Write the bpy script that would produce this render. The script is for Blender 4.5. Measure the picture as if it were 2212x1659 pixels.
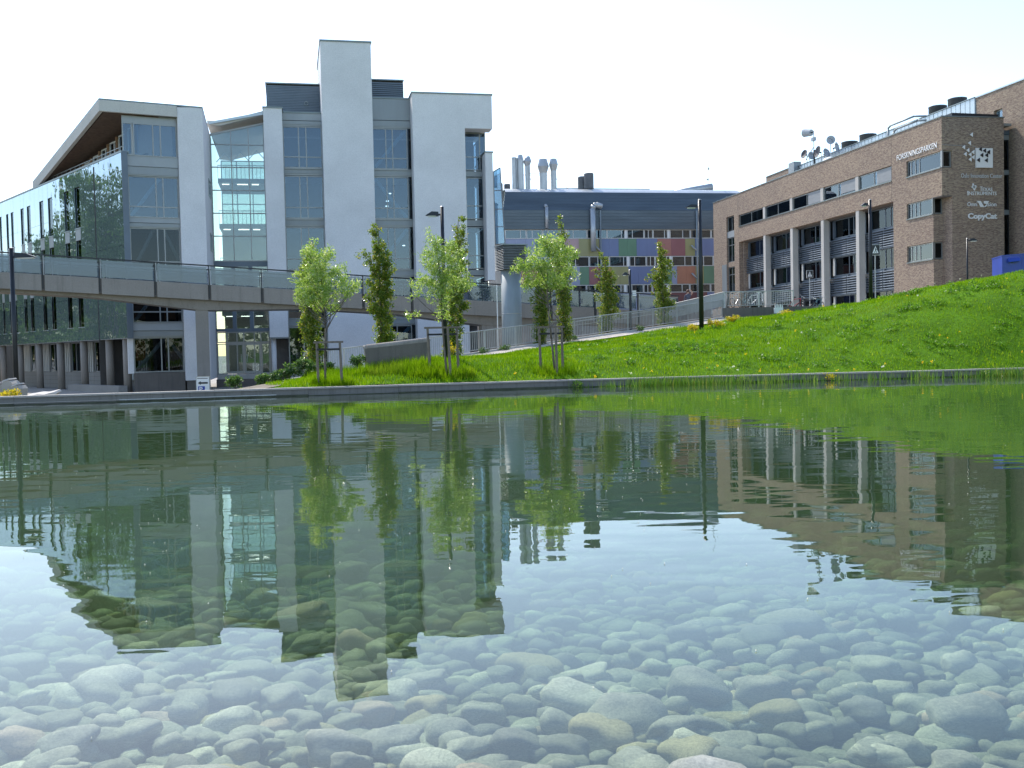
import bpy, bmesh, math, random
import numpy as np
from mathutils import Vector, Matrix

for o in list(bpy.data.objects):
    bpy.data.objects.remove(o)
scene = bpy.context.scene
COL = scene.collection
R = math.radians
random.seed(7)
NR = np.random.RandomState(11)

# ------------------------------------------------------------------ camera
PITCH, ROLL = math.atan(77.5 / 2237.0), 0.022
fw = Vector((0, math.cos(PITCH), -math.sin(PITCH)))
up0 = Vector((0, math.sin(PITCH), math.cos(PITCH)))
rt = Vector((1, 0, 0)) * math.cos(ROLL) - up0 * math.sin(ROLL)
upv = Vector((1, 0, 0)) * math.sin(ROLL) + up0 * math.cos(ROLL)
cam = bpy.data.cameras.new('camera')
cam.sensor_width = 36.0
cam.lens = 36.0 * 2237 / 2212
cam.clip_start, cam.clip_end = 0.05, 3000
camo = bpy.data.objects.new('camera', cam)
m = Matrix.Identity(4)
for i in range(3):
    m[i][0], m[i][1], m[i][2] = rt[i], upv[i], -fw[i]
m[2][3] = 1.5
camo.matrix_world = m
COL.objects.link(camo)
scene.camera = camo

# ------------------------------------------------------------------ light
SUN_EL = R(46)
SUN_AZ = R(-27)                       # from +Y (view direction) towards +X
sdir = Vector((math.sin(SUN_AZ) * math.cos(SUN_EL), math.cos(SUN_AZ) * math.cos(SUN_EL), math.sin(SUN_EL)))
world = bpy.data.worlds.new('World')
scene.world = world
world.use_nodes = True
wn = world.node_tree
sky = wn.nodes.new('ShaderNodeTexSky')
sky.sky_type = 'NISHITA'
sky.sun_disc = False
sky.sun_elevation = SUN_EL
sky.sun_rotation = SUN_AZ
sky.air_density = 1.0
sky.dust_density = 0.6
sky.ozone_density = 0.8
bgn = wn.nodes['Background']
bgn.inputs['Strength'].default_value = 0.15
wn.links.new(sky.outputs[0], bgn.inputs[0])
sun = bpy.data.lights.new('sun', 'SUN')
sun.energy = 2.9
sun.angle = R(0.55)
sun.color = (1.0, 0.94, 0.85)
suno = bpy.data.objects.new('sun', sun)
suno.rotation_euler = sdir.to_track_quat('Z', 'Y').to_euler()
suno.location = (-30, 40, 60)
COL.objects.link(suno)
vs = scene.view_settings
vs.view_transform = 'Standard'
vs.look = 'None'
vs.gamma = 1.0
vs.use_curve_mapping = False
vs.exposure = 1.02
cy = scene.cycles
cy.max_bounces = 6
cy.diffuse_bounces = 3
cy.glossy_bounces = 3
cy.transmission_bounces = 4
cy.transparent_max_bounces = 12
cy.sample_clamp_indirect = 6.0

# ------------------------------------------------------------------ materials
MATS = {}
def nt(name):
    mt = bpy.data.materials.new(name)
    mt.use_nodes = True
    t = mt.node_tree
    b = t.nodes['Principled BSDF']
    return mt, t, b
def N(t, typ, **kw):
    n = t.nodes.new(typ)
    for k, v in kw.items():
        if k in n.inputs:
            n.inputs[k].default_value = v
        else:
            setattr(n, k, v)
    return n
def ramp(t, fac, stops):
    r = t.nodes.new('ShaderNodeValToRGB')
    e = r.color_ramp.elements
    while len(e) < len(stops):
        e.new(0.5)
    for el, (p, c) in zip(e, stops):
        el.position = p
        el.color = (c[0], c[1], c[2], 1)
    t.links.new(fac, r.inputs[0])
    return r.outputs[0]
def pos(t, scale=(1, 1, 1), rot=(0, 0, 0)):
    g = t.nodes.new('ShaderNodeNewGeometry')
    mp = t.nodes.new('ShaderNodeMapping')
    mp.inputs['Scale'].default_value = scale
    mp.inputs['Rotation'].default_value = rot
    t.links.new(g.outputs['Position'], mp.inputs['Vector'])
    return mp.outputs[0]
def noise(t, vec, scale, detail=4, rough=0.55):
    n = N(t, 'ShaderNodeTexNoise', Scale=scale, Detail=detail, Roughness=rough)
    t.links.new(vec, n.inputs['Vector'])
    return n
def mixc(t, fac, a, b, mode='MIX'):
    n = t.nodes.new('ShaderNodeMix')
    n.data_type = 'RGBA'
    n.blend_type = mode
    for i, v in ((0, fac), (6, a), (7, b)):
        if hasattr(v, 'is_linked') or isinstance(v, bpy.types.NodeSocket):
            t.links.new(v, n.inputs[i])
        elif i == 0:
            n.inputs[0].default_value = v
        else:
            n.inputs[i].default_value = (v[0], v[1], v[2], 1)
    return n.outputs[2]
def bump(t, b, h, strength=0.3, dist=0.02):
    n = N(t, 'ShaderNodeBump', Strength=strength, Distance=dist)
    t.links.new(h, n.inputs['Height'])
    t.links.new(n.outputs[0], b.inputs['Normal'])

def plain(name, c, rough=0.6, metal=0.0, var=0.12, scale=1.2, stretch=(1, 1, 1), bmp=0.0, spec=0.5):
    mt, t, b = nt(name)
    v = pos(t, stretch)
    n = noise(t, v, scale, 5, 0.6)
    lo = [max(0, x * (1 - var)) for x in c]
    hi = [min(1, x * (1 + var)) for x in c]
    col = ramp(t, n.outputs[0], [(0.3, lo), (0.7, hi)])
    t.links.new(col, b.inputs['Base Color'])
    b.inputs['Roughness'].default_value = rough
    b.inputs['Metallic'].default_value = metal
    b.inputs['Specular IOR Level'].default_value = spec
    if bmp:
        n2 = noise(t, v, scale * 14, 4)
        bump(t, b, n2.outputs[0], bmp, 0.01)
    MATS[name] = mt
    return mt

def streaky(name, c, stain, amount=0.5, rough=0.85, scale=1.0):
    """render / concrete: soft blotches, fine grain and vertical run-off streaks"""
    mt, t, b = nt(name)
    v = pos(t)
    n1 = noise(t, v, 0.35 * scale, 5, 0.6)
    base = ramp(t, n1.outputs[0], [(0.25, [x * 0.88 for x in c]), (0.75, [min(1, x * 1.08) for x in c])])
    vs_ = pos(t, (2.2, 2.2, 0.12))
    n2 = noise(t, vs_, 1.6 * scale, 5, 0.65)
    st = N(t, 'ShaderNodeMapRange')
    st.inputs['From Min'].default_value = 0.52
    st.inputs['From Max'].default_value = 0.8
    st.inputs['To Max'].default_value = amount
    t.links.new(n2.outputs[0], st.inputs[0])
    col = mixc(t, st.outputs[0], base, stain)
    n3 = noise(t, v, 18 * scale, 3, 0.7)
    gr = ramp(t, n3.outputs[0], [(0.3, (0.86, 0.86, 0.86)), (0.7, (1.08, 1.08, 1.08))])
    col = mixc(t, 1.0, col, gr, 'MULTIPLY')
    t.links.new(col, b.inputs['Base Color'])
    b.inputs['Roughness'].default_value = rough
    b.inputs['Specular IOR Level'].default_value = 0.3
    bump(t, b, n3.outputs[0], 0.25, 0.008)
    MATS[name] = mt
    return mt

streaky('white_render', (0.78, 0.76, 0.76), (0.68, 0.67, 0.67), 0.2)
streaky('concrete', (0.31, 0.275, 0.245), (0.15, 0.135, 0.12), 0.65)
streaky('concrete_light', (0.50, 0.48, 0.45), (0.30, 0.28, 0.26), 0.4)
streaky('concrete_dark', (0.16, 0.142, 0.128), (0.07, 0.068, 0.065), 0.6, scale=1.6)
streaky('coping', (0.40, 0.37, 0.335), (0.24, 0.22, 0.195), 0.5, scale=2)
streaky('pool_face', (0.20, 0.19, 0.175), (0.08, 0.08, 0.06), 0.7, scale=2)
streaky('plinth', (0.30, 0.28, 0.26), (0.19, 0.18, 0.17), 0.4)
streaky('fascia', (0.60, 0.57, 0.52), (0.45, 0.42, 0.38), 0.3)
plain('panel_grey', (0.27, 0.29, 0.30), 0.45, 0.3, 0.08, 0.6, (1.5, 1.5, 0.2))
plain('panel_grey_light', (0.33, 0.35, 0.36), 0.5, 0.2, 0.08, 0.6)
plain('slat_blue', (0.125, 0.155, 0.19), 0.45, 0.3, 0.1, 0.8)
plain('cladding_dark', (0.095, 0.12, 0.14), 0.42, 0.35, 0.18, 0.5, (0.3, 0.3, 2.0))  # lightened to carry the haze over the block in its colour
plain('cladding_sunlit', (0.55, 0.57, 0.58), 0.38, 0.5, 0.12, 0.5)
plain('metal_cap', (0.19, 0.22, 0.22), 0.4, 0.6, 0.1, 0.6)
plain('zinc', (0.42, 0.47, 0.50), 0.38, 0.6, 0.12, 0.7)
plain('steel', (0.44, 0.46, 0.48), 0.38, 0.45, 0.12, 1.5, (1, 1, 0.4))
plain('galvanised', (0.42, 0.43, 0.43), 0.45, 0.55, 0.15, 2.5)
plain('galvanised_pale', (0.27, 0.30, 0.31), 0.55, 0.15, 0.18, 1.2, (1, 1, 0.3))
plain('dark_metal', (0.022, 0.024, 0.028), 0.4, 0.3, 0.2, 2)
plain('black_drum', (0.11, 0.115, 0.125), 0.55, 0.1, 0.25, 1.5)  # black lifted to grey, haze put into the colour
plain('frame_grey', (0.27, 0.28, 0.28), 0.4, 0.5, 0.06, 1)
plain('frame_pale', (0.62, 0.62, 0.60), 0.5, 0.1, 0.05, 1)
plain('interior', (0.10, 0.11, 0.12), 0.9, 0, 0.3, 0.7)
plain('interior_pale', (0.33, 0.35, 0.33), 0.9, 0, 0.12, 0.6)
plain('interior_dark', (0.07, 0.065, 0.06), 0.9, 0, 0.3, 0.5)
plain('orange_wall', (0.50, 0.16, 0.05), 0.8, 0, 0.1, 0.5)
plain('orange_wood', (0.30, 0.17, 0.09), 0.7, 0, 0.25, 2.0, (3, 3, 0.3))
plain('brace', (0.80, 0.82, 0.80), 0.5, 0.1, 0.06, 1)
plain('blind', (0.25, 0.26, 0.27), 0.6, 0.2, 0.12, 0.7, (1, 1, 8))
plain('wood_cladding', (0.12, 0.075, 0.05), 0.7, 0, 0.3, 1.2, (3, 3, 0.3))
plain('stake_wood', (0.17, 0.14, 0.11), 0.85, 0, 0.3, 6, (4, 4, 0.5), 0.4)
plain('bark', (0.13, 0.11, 0.085), 0.9, 0, 0.35, 9, (1, 1, 0.4), 0.6)
plain('rubber', (0.02, 0.02, 0.02), 0.7, 0, 0.2, 4)
plain('paving', (0.30, 0.275, 0.25), 0.9, 0, 0.22, 0.8, (1, 1, 1), 0.3)
plain('algae', (0.045, 0.05, 0.025), 0.6, 0, 0.5, 3.0, (1, 1, 1), 0.4)
plain('soil', (0.17, 0.14, 0.105), 0.95, 0, 0.35, 2.0, (1, 1, 1), 0.6)
plain('path_gravel', (0.47, 0.42, 0.37), 0.9, 0, 0.2, 1.6, (1, 1, 1), 0.4)
plain('blue_paint', (0.02, 0.055, 0.36), 0.35, 0.0, 0.12, 1.2)
plain('white_paint', (0.78, 0.78, 0.77), 0.5, 0, 0.05, 1.5)
plain('letter_white', (0.80, 0.80, 0.80), 0.45, 0, 0.04, 1)
plain('red_paint', (0.40, 0.03, 0.03), 0.35, 0, 0.1, 3)
plain('silver_paint', (0.55, 0.56, 0.58), 0.3, 0.6, 0.1, 3)
plain('teal_paint', (0.05, 0.16, 0.20), 0.35, 0.1, 0.1, 3)
plain('letter_grey', (0.60, 0.61, 0.61), 0.5, 0.1, 0.05, 1.5)
plain('dish_grey', (0.40, 0.42, 0.44), 0.5, 0.1, 0.1, 1.5)
plain('dish_dark', (0.06, 0.055, 0.065), 0.6, 0.1, 0.15, 1.5)
plain('skin', (0.55, 0.32, 0.22), 0.55, 0, 0.06, 8)
plain('hair', (0.10, 0.04, 0.025), 0.6, 0, 0.3, 20)
plain('cloth_dark', (0.09, 0.09, 0.12), 0.9, 0, 0.2, 9)
plain('boulder_pale', (0.52, 0.48, 0.44), 0.9, 0, 0.15, 1.5, (1, 1, 1), 0.5)
PANELS = {'blue': (0.162, 0.203, 0.350), 'lilac': (0.269, 0.302, 0.433), 'green': (0.125, 0.240, 0.150), 'yellow': (0.311, 0.295, 0.139),
          'red': (0.382, 0.169, 0.144), 'crimson': (0.290, 0.118, 0.126), 'orange': (0.417, 0.187, 0.121), 'pink': (0.453, 0.297, 0.305), 'maroon': (0.171, 0.073, 0.077)}
for k, c in PANELS.items():
    plain('panel_' + k, c, 0.35, 0, 0.10, 0.5, (1, 1, 0.4))

def glassmat(name, tint, refl, rough=0.015, dif=None, difamt=0.0, wob=0.0, ior=1.5):
    """window glass: Fresnel reflection over a tinted see-through sheet, optionally a body colour"""
    mt = bpy.data.materials.new(name)
    mt.use_nodes = True
    t = mt.node_tree
    t.nodes.remove(t.nodes['Principled BSDF'])
    out = t.nodes['Material Output']
    tr = N(t, 'ShaderNodeBsdfTransparent')
    tr.inputs[0].default_value = (*tint, 1)
    gl = N(t, 'ShaderNodeBsdfGlossy', Roughness=rough)
    gl.inputs[0].default_value = (0.80, 0.91, 1.0, 1)
    fr = N(t, 'ShaderNodeFresnel', IOR=ior)
    mr = N(t, 'ShaderNodeMapRange')
    mr.inputs['To Min'].default_value = refl
    mr.inputs['To Max'].default_value = 1.0
    t.links.new(fr.outputs[0], mr.inputs[0])
    body = tr.outputs[0]
    if dif:
        df = N(t, 'ShaderNodeBsdfDiffuse')
        df.inputs[0].default_value = (*dif, 1)
        mx = N(t, 'ShaderNodeMixShader')
        mx.inputs[0].default_value = difamt
        t.links.new(tr.outputs[0], mx.inputs[1])
        t.links.new(df.outputs[0], mx.inputs[2])
        body = mx.outputs[0]
    if wob:
        v = pos(t)
        n = noise(t, v, 0.55, 2)
        bp = N(t, 'ShaderNodeBump', Strength=wob, Distance=0.05)
        t.links.new(n.outputs[0], bp.inputs['Height'])
        t.links.new(bp.outputs[0], gl.inputs['Normal'])
    mx2 = N(t, 'ShaderNodeMixShader')
    t.links.new(mr.outputs[0], mx2.inputs[0])
    t.links.new(body, mx2.inputs[1])
    t.links.new(gl.outputs[0], mx2.inputs[2])
    t.links.new(mx2.outputs[0], out.inputs[0])
    MATS[name] = mt
    return mt
glassmat('glass', (0.46, 0.58, 0.66), 0.045, 0.01, wob=0.03)
glassmat('glass_dark', (0.46, 0.50, 0.52), 0.015, 0.01, wob=0.03, ior=1.3)
glassmat('glass_atrium', (0.66, 0.74, 0.71), 0.06, 0.01, wob=0.15)
glassmat('glass_mirror', (0.10, 0.14, 0.13), 0.30, 0.012, (0.17, 0.225, 0.215), 0.85, wob=0.5)
glassmat('glass_parapet', (0.60, 0.66, 0.73), 0.02, 0.03, (0.10, 0.12, 0.15), 0.36)
glassmat('glass_blue', (0.45, 0.66, 0.78), 0.14, 0.02, (0.16, 0.32, 0.42), 0.35)

def brickmat():
    mt, t, b = nt('brick')
    v = pos(t, (1, 1, 1), (0, 0, 0))
    # rotate into the building's grid, then run the courses along x+y (one of them is constant on each face)
    mp = t.nodes.new('ShaderNodeVectorRotate')
    mp.rotation_type = 'Z_AXIS'
    mp.inputs['Angle'].default_value = R(-10.5)
    t.links.new(v, mp.inputs['Vector'])
    sp = t.nodes.new('ShaderNodeSeparateXYZ')
    t.links.new(mp.outputs[0], sp.inputs[0])
    ad = N(t, 'ShaderNodeMath', operation='ADD')
    t.links.new(sp.outputs[0], ad.inputs[0])
    t.links.new(sp.outputs[1], ad.inputs[1])
    cb = t.nodes.new('ShaderNodeCombineXYZ')
    t.links.new(ad.outputs[0], cb.inputs[0])
    t.links.new(sp.outputs[2], cb.inputs[1])
    br = t.nodes.new('ShaderNodeTexBrick')
    br.inputs['Scale'].default_value = 1.0
    br.inputs['Brick Width'].default_value = 0.25
    br.inputs['Row Height'].default_value = 0.083
    br.inputs['Mortar Size'].default_value = 0.008
    br.inputs['Color1'].default_value = (0.215, 0.150, 0.118, 1)
    br.inputs['Color2'].default_value = (0.37, 0.288, 0.212, 1)
    br.inputs['Mortar'].default_value = (0.33, 0.29, 0.25, 1)
    br.inputs['Bias'].default_value = -0.1
    t.links.new(cb.outputs[0], br.inputs['Vector'])
    # odd dark and straw-coloured bricks, about brick sized
    mp2 = t.nodes.new('ShaderNodeMapping')
    mp2.inputs['Scale'].default_value = (3.4, 8, 1)
    t.links.new(cb.outputs[0], mp2.inputs[0])
    n = noise(t, mp2.outputs[0], 1.3, 3, 0.7)
    sp2 = ramp(t, n.outputs[0], [(0.3, (0.62, 0.55, 0.52)), (0.5, (1, 1, 1)), (0.72, (1.3, 1.28, 1.15))])
    col = mixc(t, 1.0, br.outputs[0], sp2, 'MULTIPLY')
    n3 = noise(t, v, 0.25, 3)
    sp3 = ramp(t, n3.outputs[0], [(0.3, (0.9, 0.9, 0.92)), (0.7, (1.06, 1.05, 1.03))])
    col = mixc(t, 1.0, col, sp3, 'MULTIPLY')
    t.links.new(col, b.inputs['Base Color'])
    b.inputs['Roughness'].default_value = 0.9
    b.inputs['Specular IOR Level'].default_value = 0.2
    bump(t, b, br.outputs['Fac'], -0.5, 0.01)
    MATS['brick'] = mt
brickmat()

def leafmat(name, stops, trans=0.45, rough=0.45, patch=0.0):
    mt = bpy.data.materials.new(name)
    mt.use_nodes = True
    t = mt.node_tree
    b = t.nodes['Principled BSDF']
    out = t.nodes['Material Output']
    g = t.nodes.new('ShaderNodeNewGeometry')
    col = ramp(t, g.outputs['Random Per Island'], stops)
    if patch:
        n = noise(t, pos(t), patch, 3)
        pc = ramp(t, n.outputs[0], [(0.30, (0.66, 0.74, 0.6)), (0.5, (1.0, 1.0, 1.0)), (0.70, (1.30, 1.15, 1.1))])
        col = mixc(t, 1.0, col, pc, 'MULTIPLY')
    if name == 'grass_blade':
        n9 = noise(t, pos(t), 0.32, 4, 0.65)
        dry = N(t, 'ShaderNodeMapRange')
        dry.inputs['From Min'].default_value = 0.58
        dry.inputs['From Max'].default_value = 0.72
        dry.inputs['To Max'].default_value = 0.6
        t.links.new(n9.outputs[0], dry.inputs[0])
        col = mixc(t, dry.outputs[0], col, (0.26, 0.30, 0.05))
    t.links.new(col, b.inputs['Base Color'])
    b.inputs['Roughness'].default_value = rough
    b.inputs['Specular IOR Level'].default_value = 0.12 if name == 'grass_blade' else 0.5
    tl = t.nodes.new('ShaderNodeBsdfTranslucent')
    c2 = mixc(t, 1.0, col, (1.25, 1.25, 0.55), 'MULTIPLY')
    t.links.new(c2, tl.inputs[0])
    mx = t.nodes.new('ShaderNodeMixShader')
    mx.inputs[0].default_value = trans
    t.links.new(b.outputs[0], mx.inputs[1])
    t.links.new(tl.outputs[0], mx.inputs[2])
    t.links.new(mx.outputs[0], out.inputs[0])
    MATS[name] = mt
leafmat('leaf_willow', [(0.0, (0.16, 0.27, 0.045)), (0.4, (0.26, 0.39, 0.08)), (0.75, (0.36, 0.48, 0.15)), (0.92, (0.58, 0.63, 0.44))], 0.55, 0.28)
leafmat('leaf_hornbeam', [(0.0, (0.07, 0.14, 0.018)), (0.5, (0.17, 0.25, 0.03)), (0.85, (0.28, 0.32, 0.045)), (1.0, (0.36, 0.27, 0.08))], 0.52, 0.32)
leafmat('leaf_park', [(0.0, (0.04, 0.09, 0.015)), (0.5, (0.08, 0.16, 0.03)), (1.0, (0.14, 0.22, 0.05))], 0.4, 0.5)
leafmat('leaf_shrub', [(0.0, (0.04, 0.10, 0.02)), (0.6, (0.09, 0.18, 0.04)), (0.9, (0.16, 0.26, 0.07)), (1.0, (0.55, 0.58, 0.45))], 0.35, 0.45)
leafmat('leaf_yellow', [(0.0, (0.16, 0.24, 0.02)), (0.4, (0.55, 0.43, 0.02)), (1.0, (0.78, 0.60, 0.03))], 0.4, 0.5)
leafmat('leaf_weed', [(0.0, (0.06, 0.16, 0.01)), (0.6, (0.11, 0.25, 0.015)), (1.0, (0.20, 0.34, 0.05))], 0.5, 0.5)
leafmat('leaf_reed', [(0.0, (0.06, 0.16, 0.015)), (0.6, (0.13, 0.27, 0.03)), (1.0, (0.30, 0.34, 0.10))], 0.4, 0.4)
leafmat('grass_blade', [(0.0, (0.10, 0.19, 0.002)), (0.5, (0.155, 0.30, 0.003)), (0.85, (0.22, 0.37, 0.005)), (1.0, (0.34, 0.43, 0.06))], 0.45, 0.7, 0.9)
leafmat('flower_yellow', [(0.0, (0.75, 0.50, 0.01)), (1.0, (0.85, 0.65, 0.03))], 0.3, 0.6)
leafmat('flower_white', [(0.0, (0.7, 0.7, 0.66)), (1.0, (0.8, 0.8, 0.78))], 0.3, 0.6)

def lawnmat():
    mt, t, b = nt('lawn_soil')
    v = pos(t)
    n1 = noise(t, v, 0.55, 5, 0.6)
    n2 = noise(t, v, 7, 4, 0.7)
    c = ramp(t, n1.outputs[0], [(0.3, (0.055, 0.14, 0.003)), (0.7, (0.105, 0.235, 0.005))])
    d = ramp(t, n2.outputs[0], [(0.3, (0.6, 0.6, 0.6)), (0.7, (1.15, 1.15, 1.1))])
    t.links.new(mixc(t, 1.0, c, d, 'MULTIPLY'), b.inputs['Base Color'])
    b.inputs['Roughness'].default_value = 0.95
    b.inputs['Specular IOR Level'].default_value = 0.1
    bump(t, b, n2.outputs[0], 0.8, 0.06)
    MATS['lawn_soil'] = mt
lawnmat()

def stonemat(name, a, c, band):
    mt, t, b = nt(name)
    tc = t.nodes.new('ShaderNodeTexCoord')
    g = t.nodes.new('ShaderNodeNewGeometry')
    v = pos(t, (1, 1, 3.0))
    n1 = noise(t, v, 5, 6, 0.65)
    c1 = ramp(t, n1.outputs[0], [(0.3, a), (0.7, c)])
    n2 = noise(t, pos(t, (3, 3, 22)), 2.2, 5, 0.7)
    bf = N(t, 'ShaderNodeMapRange')
    bf.inputs['From Min'].default_value = 0.55
    bf.inputs['From Max'].default_value = 0.72
    bf.inputs['To Max'].default_value = band
    t.links.new(n2.outputs[0], bf.inputs[0])
    col = mixc(t, bf.outputs[0], c1, (0.62, 0.60, 0.55))
    n3 = noise(t, v, 60, 3, 0.7)
    sp = ramp(t, n3.outputs[0], [(0.35, (0.7, 0.7, 0.7)), (0.65, (1.15, 1.15, 1.15))])
    col = mixc(t, 1.0, col, sp, 'MULTIPLY')
    rv = ramp(t, g.outputs['Random Per Island'], [(0.0, (0.85, 0.85, 0.80)), (0.5, (1.15, 1.13, 1.07)), (1.0, (1.4, 1.35, 1.25))])
    col = mixc(t, 1.0, col, rv, 'MULTIPLY')
    # olive film of algae on the upper faces
    n4 = noise(t, v, 1.6, 3)
    af = N(t, 'ShaderNodeMapRange')
    af.inputs['From Min'].default_value = 0.38
    af.inputs['From Max'].default_value = 0.7
    af.inputs['To Max'].default_value = 0.45
    t.links.new(n4.outputs[0], af.inputs[0])
    col = mixc(t, af.outputs[0], col, (0.17, 0.16, 0.07))
    t.links.new(col, b.inputs['Base Color'])
    b.inputs['Roughness'].default_value = 0.75
    b.inputs['Specular IOR Level'].default_value = 0.2
    bump(t, b, n1.outputs[0], 0.35, 0.01)
    MATS[name] = mt
stonemat('stone_grey', (0.30, 0.30, 0.285), (0.46, 0.455, 0.43), 0.25)
stonemat('stone_pale', (0.48, 0.47, 0.44), (0.66, 0.65, 0.60), 0.5)
stonemat('stone_dark', (0.20, 0.205, 0.205), (0.31, 0.31, 0.30), 0.15)
stonemat('stone_pink', (0.40, 0.31, 0.28), (0.54, 0.43, 0.39), 0.15)
stonemat('stone_ochre', (0.38, 0.33, 0.22), (0.50, 0.44, 0.31), 0.1)
stonemat('stone_banded', (0.26, 0.265, 0.26), (0.42, 0.42, 0.40), 0.95)

def bedmat():
    mt, t, b = nt('pool_silt')
    v = pos(t)
    vo = N(t, 'ShaderNodeTexVoronoi', Scale=5.0)
    t.links.new(pos(t, (0.7, 1, 1)), vo.inputs['Vector'])
    n1 = noise(t, v, 3, 5)
    c = ramp(t, n1.outputs[0], [(0.3, (0.13, 0.13, 0.075)), (0.7, (0.22, 0.21, 0.14))])
    d = ramp(t, vo.outputs['Distance'], [(0.0, (1.3, 1.3, 1.25)), (0.6, (0.45, 0.45, 0.42))])
    t.links.new(mixc(t, 1.0, c, d, 'MULTIPLY'), b.inputs['Base Color'])
    b.inputs['Roughness'].default_value = 0.95
    bump(t, b, vo.outputs['Distance'], -0.8, 0.1)
    MATS['pool_silt'] = mt
bedmat()

def watermat():
    mt = bpy.data.materials.new('water')
    mt.use_nodes = True
    t = mt.node_tree
    t.nodes.remove(t.nodes['Principled BSDF'])
    out = t.nodes['Material Output']
    # wave slopes straight from vector noise: long lazy swell, fine ripples in drifting patches
    def slope(scale, stretch, amp, detail):
        n = noise(t, pos(t, stretch), scale, detail, 0.5)
        s = t.nodes.new('ShaderNodeVectorMath'); s.operation = 'SUBTRACT'
        t.links.new(n.outputs['Color'], s.inputs[0])
        s.inputs[1].default_value = (0.5, 0.5, 0.5)
        k = t.nodes.new('ShaderNodeVectorMath'); k.operation = 'MULTIPLY'
        t.links.new(s.outputs[0], k.inputs[0])
        k.inputs[1].default_value = (amp * 0.5, amp, 0)
        return k.outputs[0]
    s1 = slope(2.6, (0.5, 1.0, 1), 0.022, 2)
    s2 = slope(5.5, (0.2, 1.0, 1), 0.040, 2)
    pat = noise(t, pos(t, (0.5, 1.0, 1)), 0.11, 2)
    pf = N(t, 'ShaderNodeMapRange')
    pf.inputs['From Min'].default_value = 0.40
    pf.inputs['From Max'].default_value = 0.62
    pf.inputs['To Min'].default_value = 0.4
    pf.inputs['To Max'].default_value = 1.0
    t.links.new(pat.outputs[0], pf.inputs[0])
    sc = t.nodes.new('ShaderNodeVectorMath'); sc.operation = 'SCALE'
    t.links.new(s2, sc.inputs[0]); t.links.new(pf.outputs[0], sc.inputs['Scale'])
    a1 = t.nodes.new('ShaderNodeVectorMath'); a1.operation = 'ADD'
    t.links.new(s1, a1.inputs[0]); t.links.new(sc.outputs[0], a1.inputs[1])
    a2 = t.nodes.new('ShaderNodeVectorMath'); a2.operation = 'ADD'
    t.links.new(a1.outputs[0], a2.inputs[0]); a2.inputs[1].default_value = (0, 0, 1)
    nm = t.nodes.new('ShaderNodeVectorMath'); nm.operation = 'NORMALIZE'
    t.links.new(a2.outputs[0], nm.inputs[0])
    fr = N(t, 'ShaderNodeFresnel', IOR=1.33)
    gl = N(t, 'ShaderNodeBsdfGlossy', Roughness=0.0)
    gl.inputs[0].default_value = (1, 1, 1, 1)
    tr = N(t, 'ShaderNodeBsdfTransparent')
    tr.inputs[0].default_value = (1, 1, 1, 1)
    t.links.new(nm.outputs[0], fr.inputs['Normal'])
    t.links.new(nm.outputs[0], gl.inputs['Normal'])
    mx = N(t, 'ShaderNodeMixShader')
    t.links.new(fr.outputs[0], mx.inputs[0])
    t.links.new(tr.outputs[0], mx.inputs[1])
    t.links.new(gl.outputs[0], mx.inputs[2])
    t.links.new(mx.outputs[0], out.inputs['Surface'])
    va = t.nodes.new('ShaderNodeVolumeAbsorption')
    va.inputs['Color'].default_value = (0.45, 0.65, 0.40, 1)
    va.inputs['Density'].default_value = 1.2
    vsx_ = t.nodes.new('ShaderNodeVolumeScatter')
    vsx_.inputs['Color'].default_value = (0.47, 0.68, 0.46, 1)
    vsx_.inputs['Density'].default_value = 0.19
    vsx_.inputs['Anisotropy'].default_value = 0.3
    av = t.nodes.new('ShaderNodeAddShader')
    t.links.new(va.outputs[0], av.inputs[0]); t.links.new(vsx_.outputs[0], av.inputs[1])
    t.links.new(av.outputs[0], out.inputs['Volume'])
    MATS['water'] = mt
watermat()

def lampmat():
    mt, t, b = nt('tube_light')
    b.inputs['Emission Color'].default_value = (1, 1, 0.95, 1)
    b.inputs['Emission Strength'].default_value = 2.5
    MATS['tube_light'] = mt
lampmat()

# ------------------------------------------------------------------ builders
ORG = {}
class Frame:
    """local axes: x to the right along a face, y into the building, z up"""
    def __init__(s, o, deg):
        s.o = Vector(o); s.a = R(deg); s.c = math.cos(s.a); s.s = math.sin(s.a)
    def w(s, x, y, z=0.0):
        return Vector((s.o.x + x * s.c - y * s.s, s.o.y + x * s.s + y * s.c, s.o.z + z))
W0 = Frame((0, 0, 0), 0)

def tag(o, label=None, cat=None, group=None, kind=None):
    if label: o['label'] = label
    if cat: o['category'] = cat
    if group: o['group'] = group
    if kind: o['kind'] = kind
    return o
def thing(name, loc, label, cat, group=None):
    o = bpy.data.objects.new(name, None)
    o.empty_display_size = 0.3
    o.location = loc
    COL.objects.link(o)
    ORG[o] = Vector(loc)
    return tag(o, label, cat, group)
def link(name, me, parent=None, loc=None):
    o = bpy.data.objects.new(name, me)
    COL.objects.link(o)
    if parent is not None:
        o.parent = parent
        ORG[o] = ORG[parent]
    else:
        ORG[o] = Vector((0, 0, 0))
    return o

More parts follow.
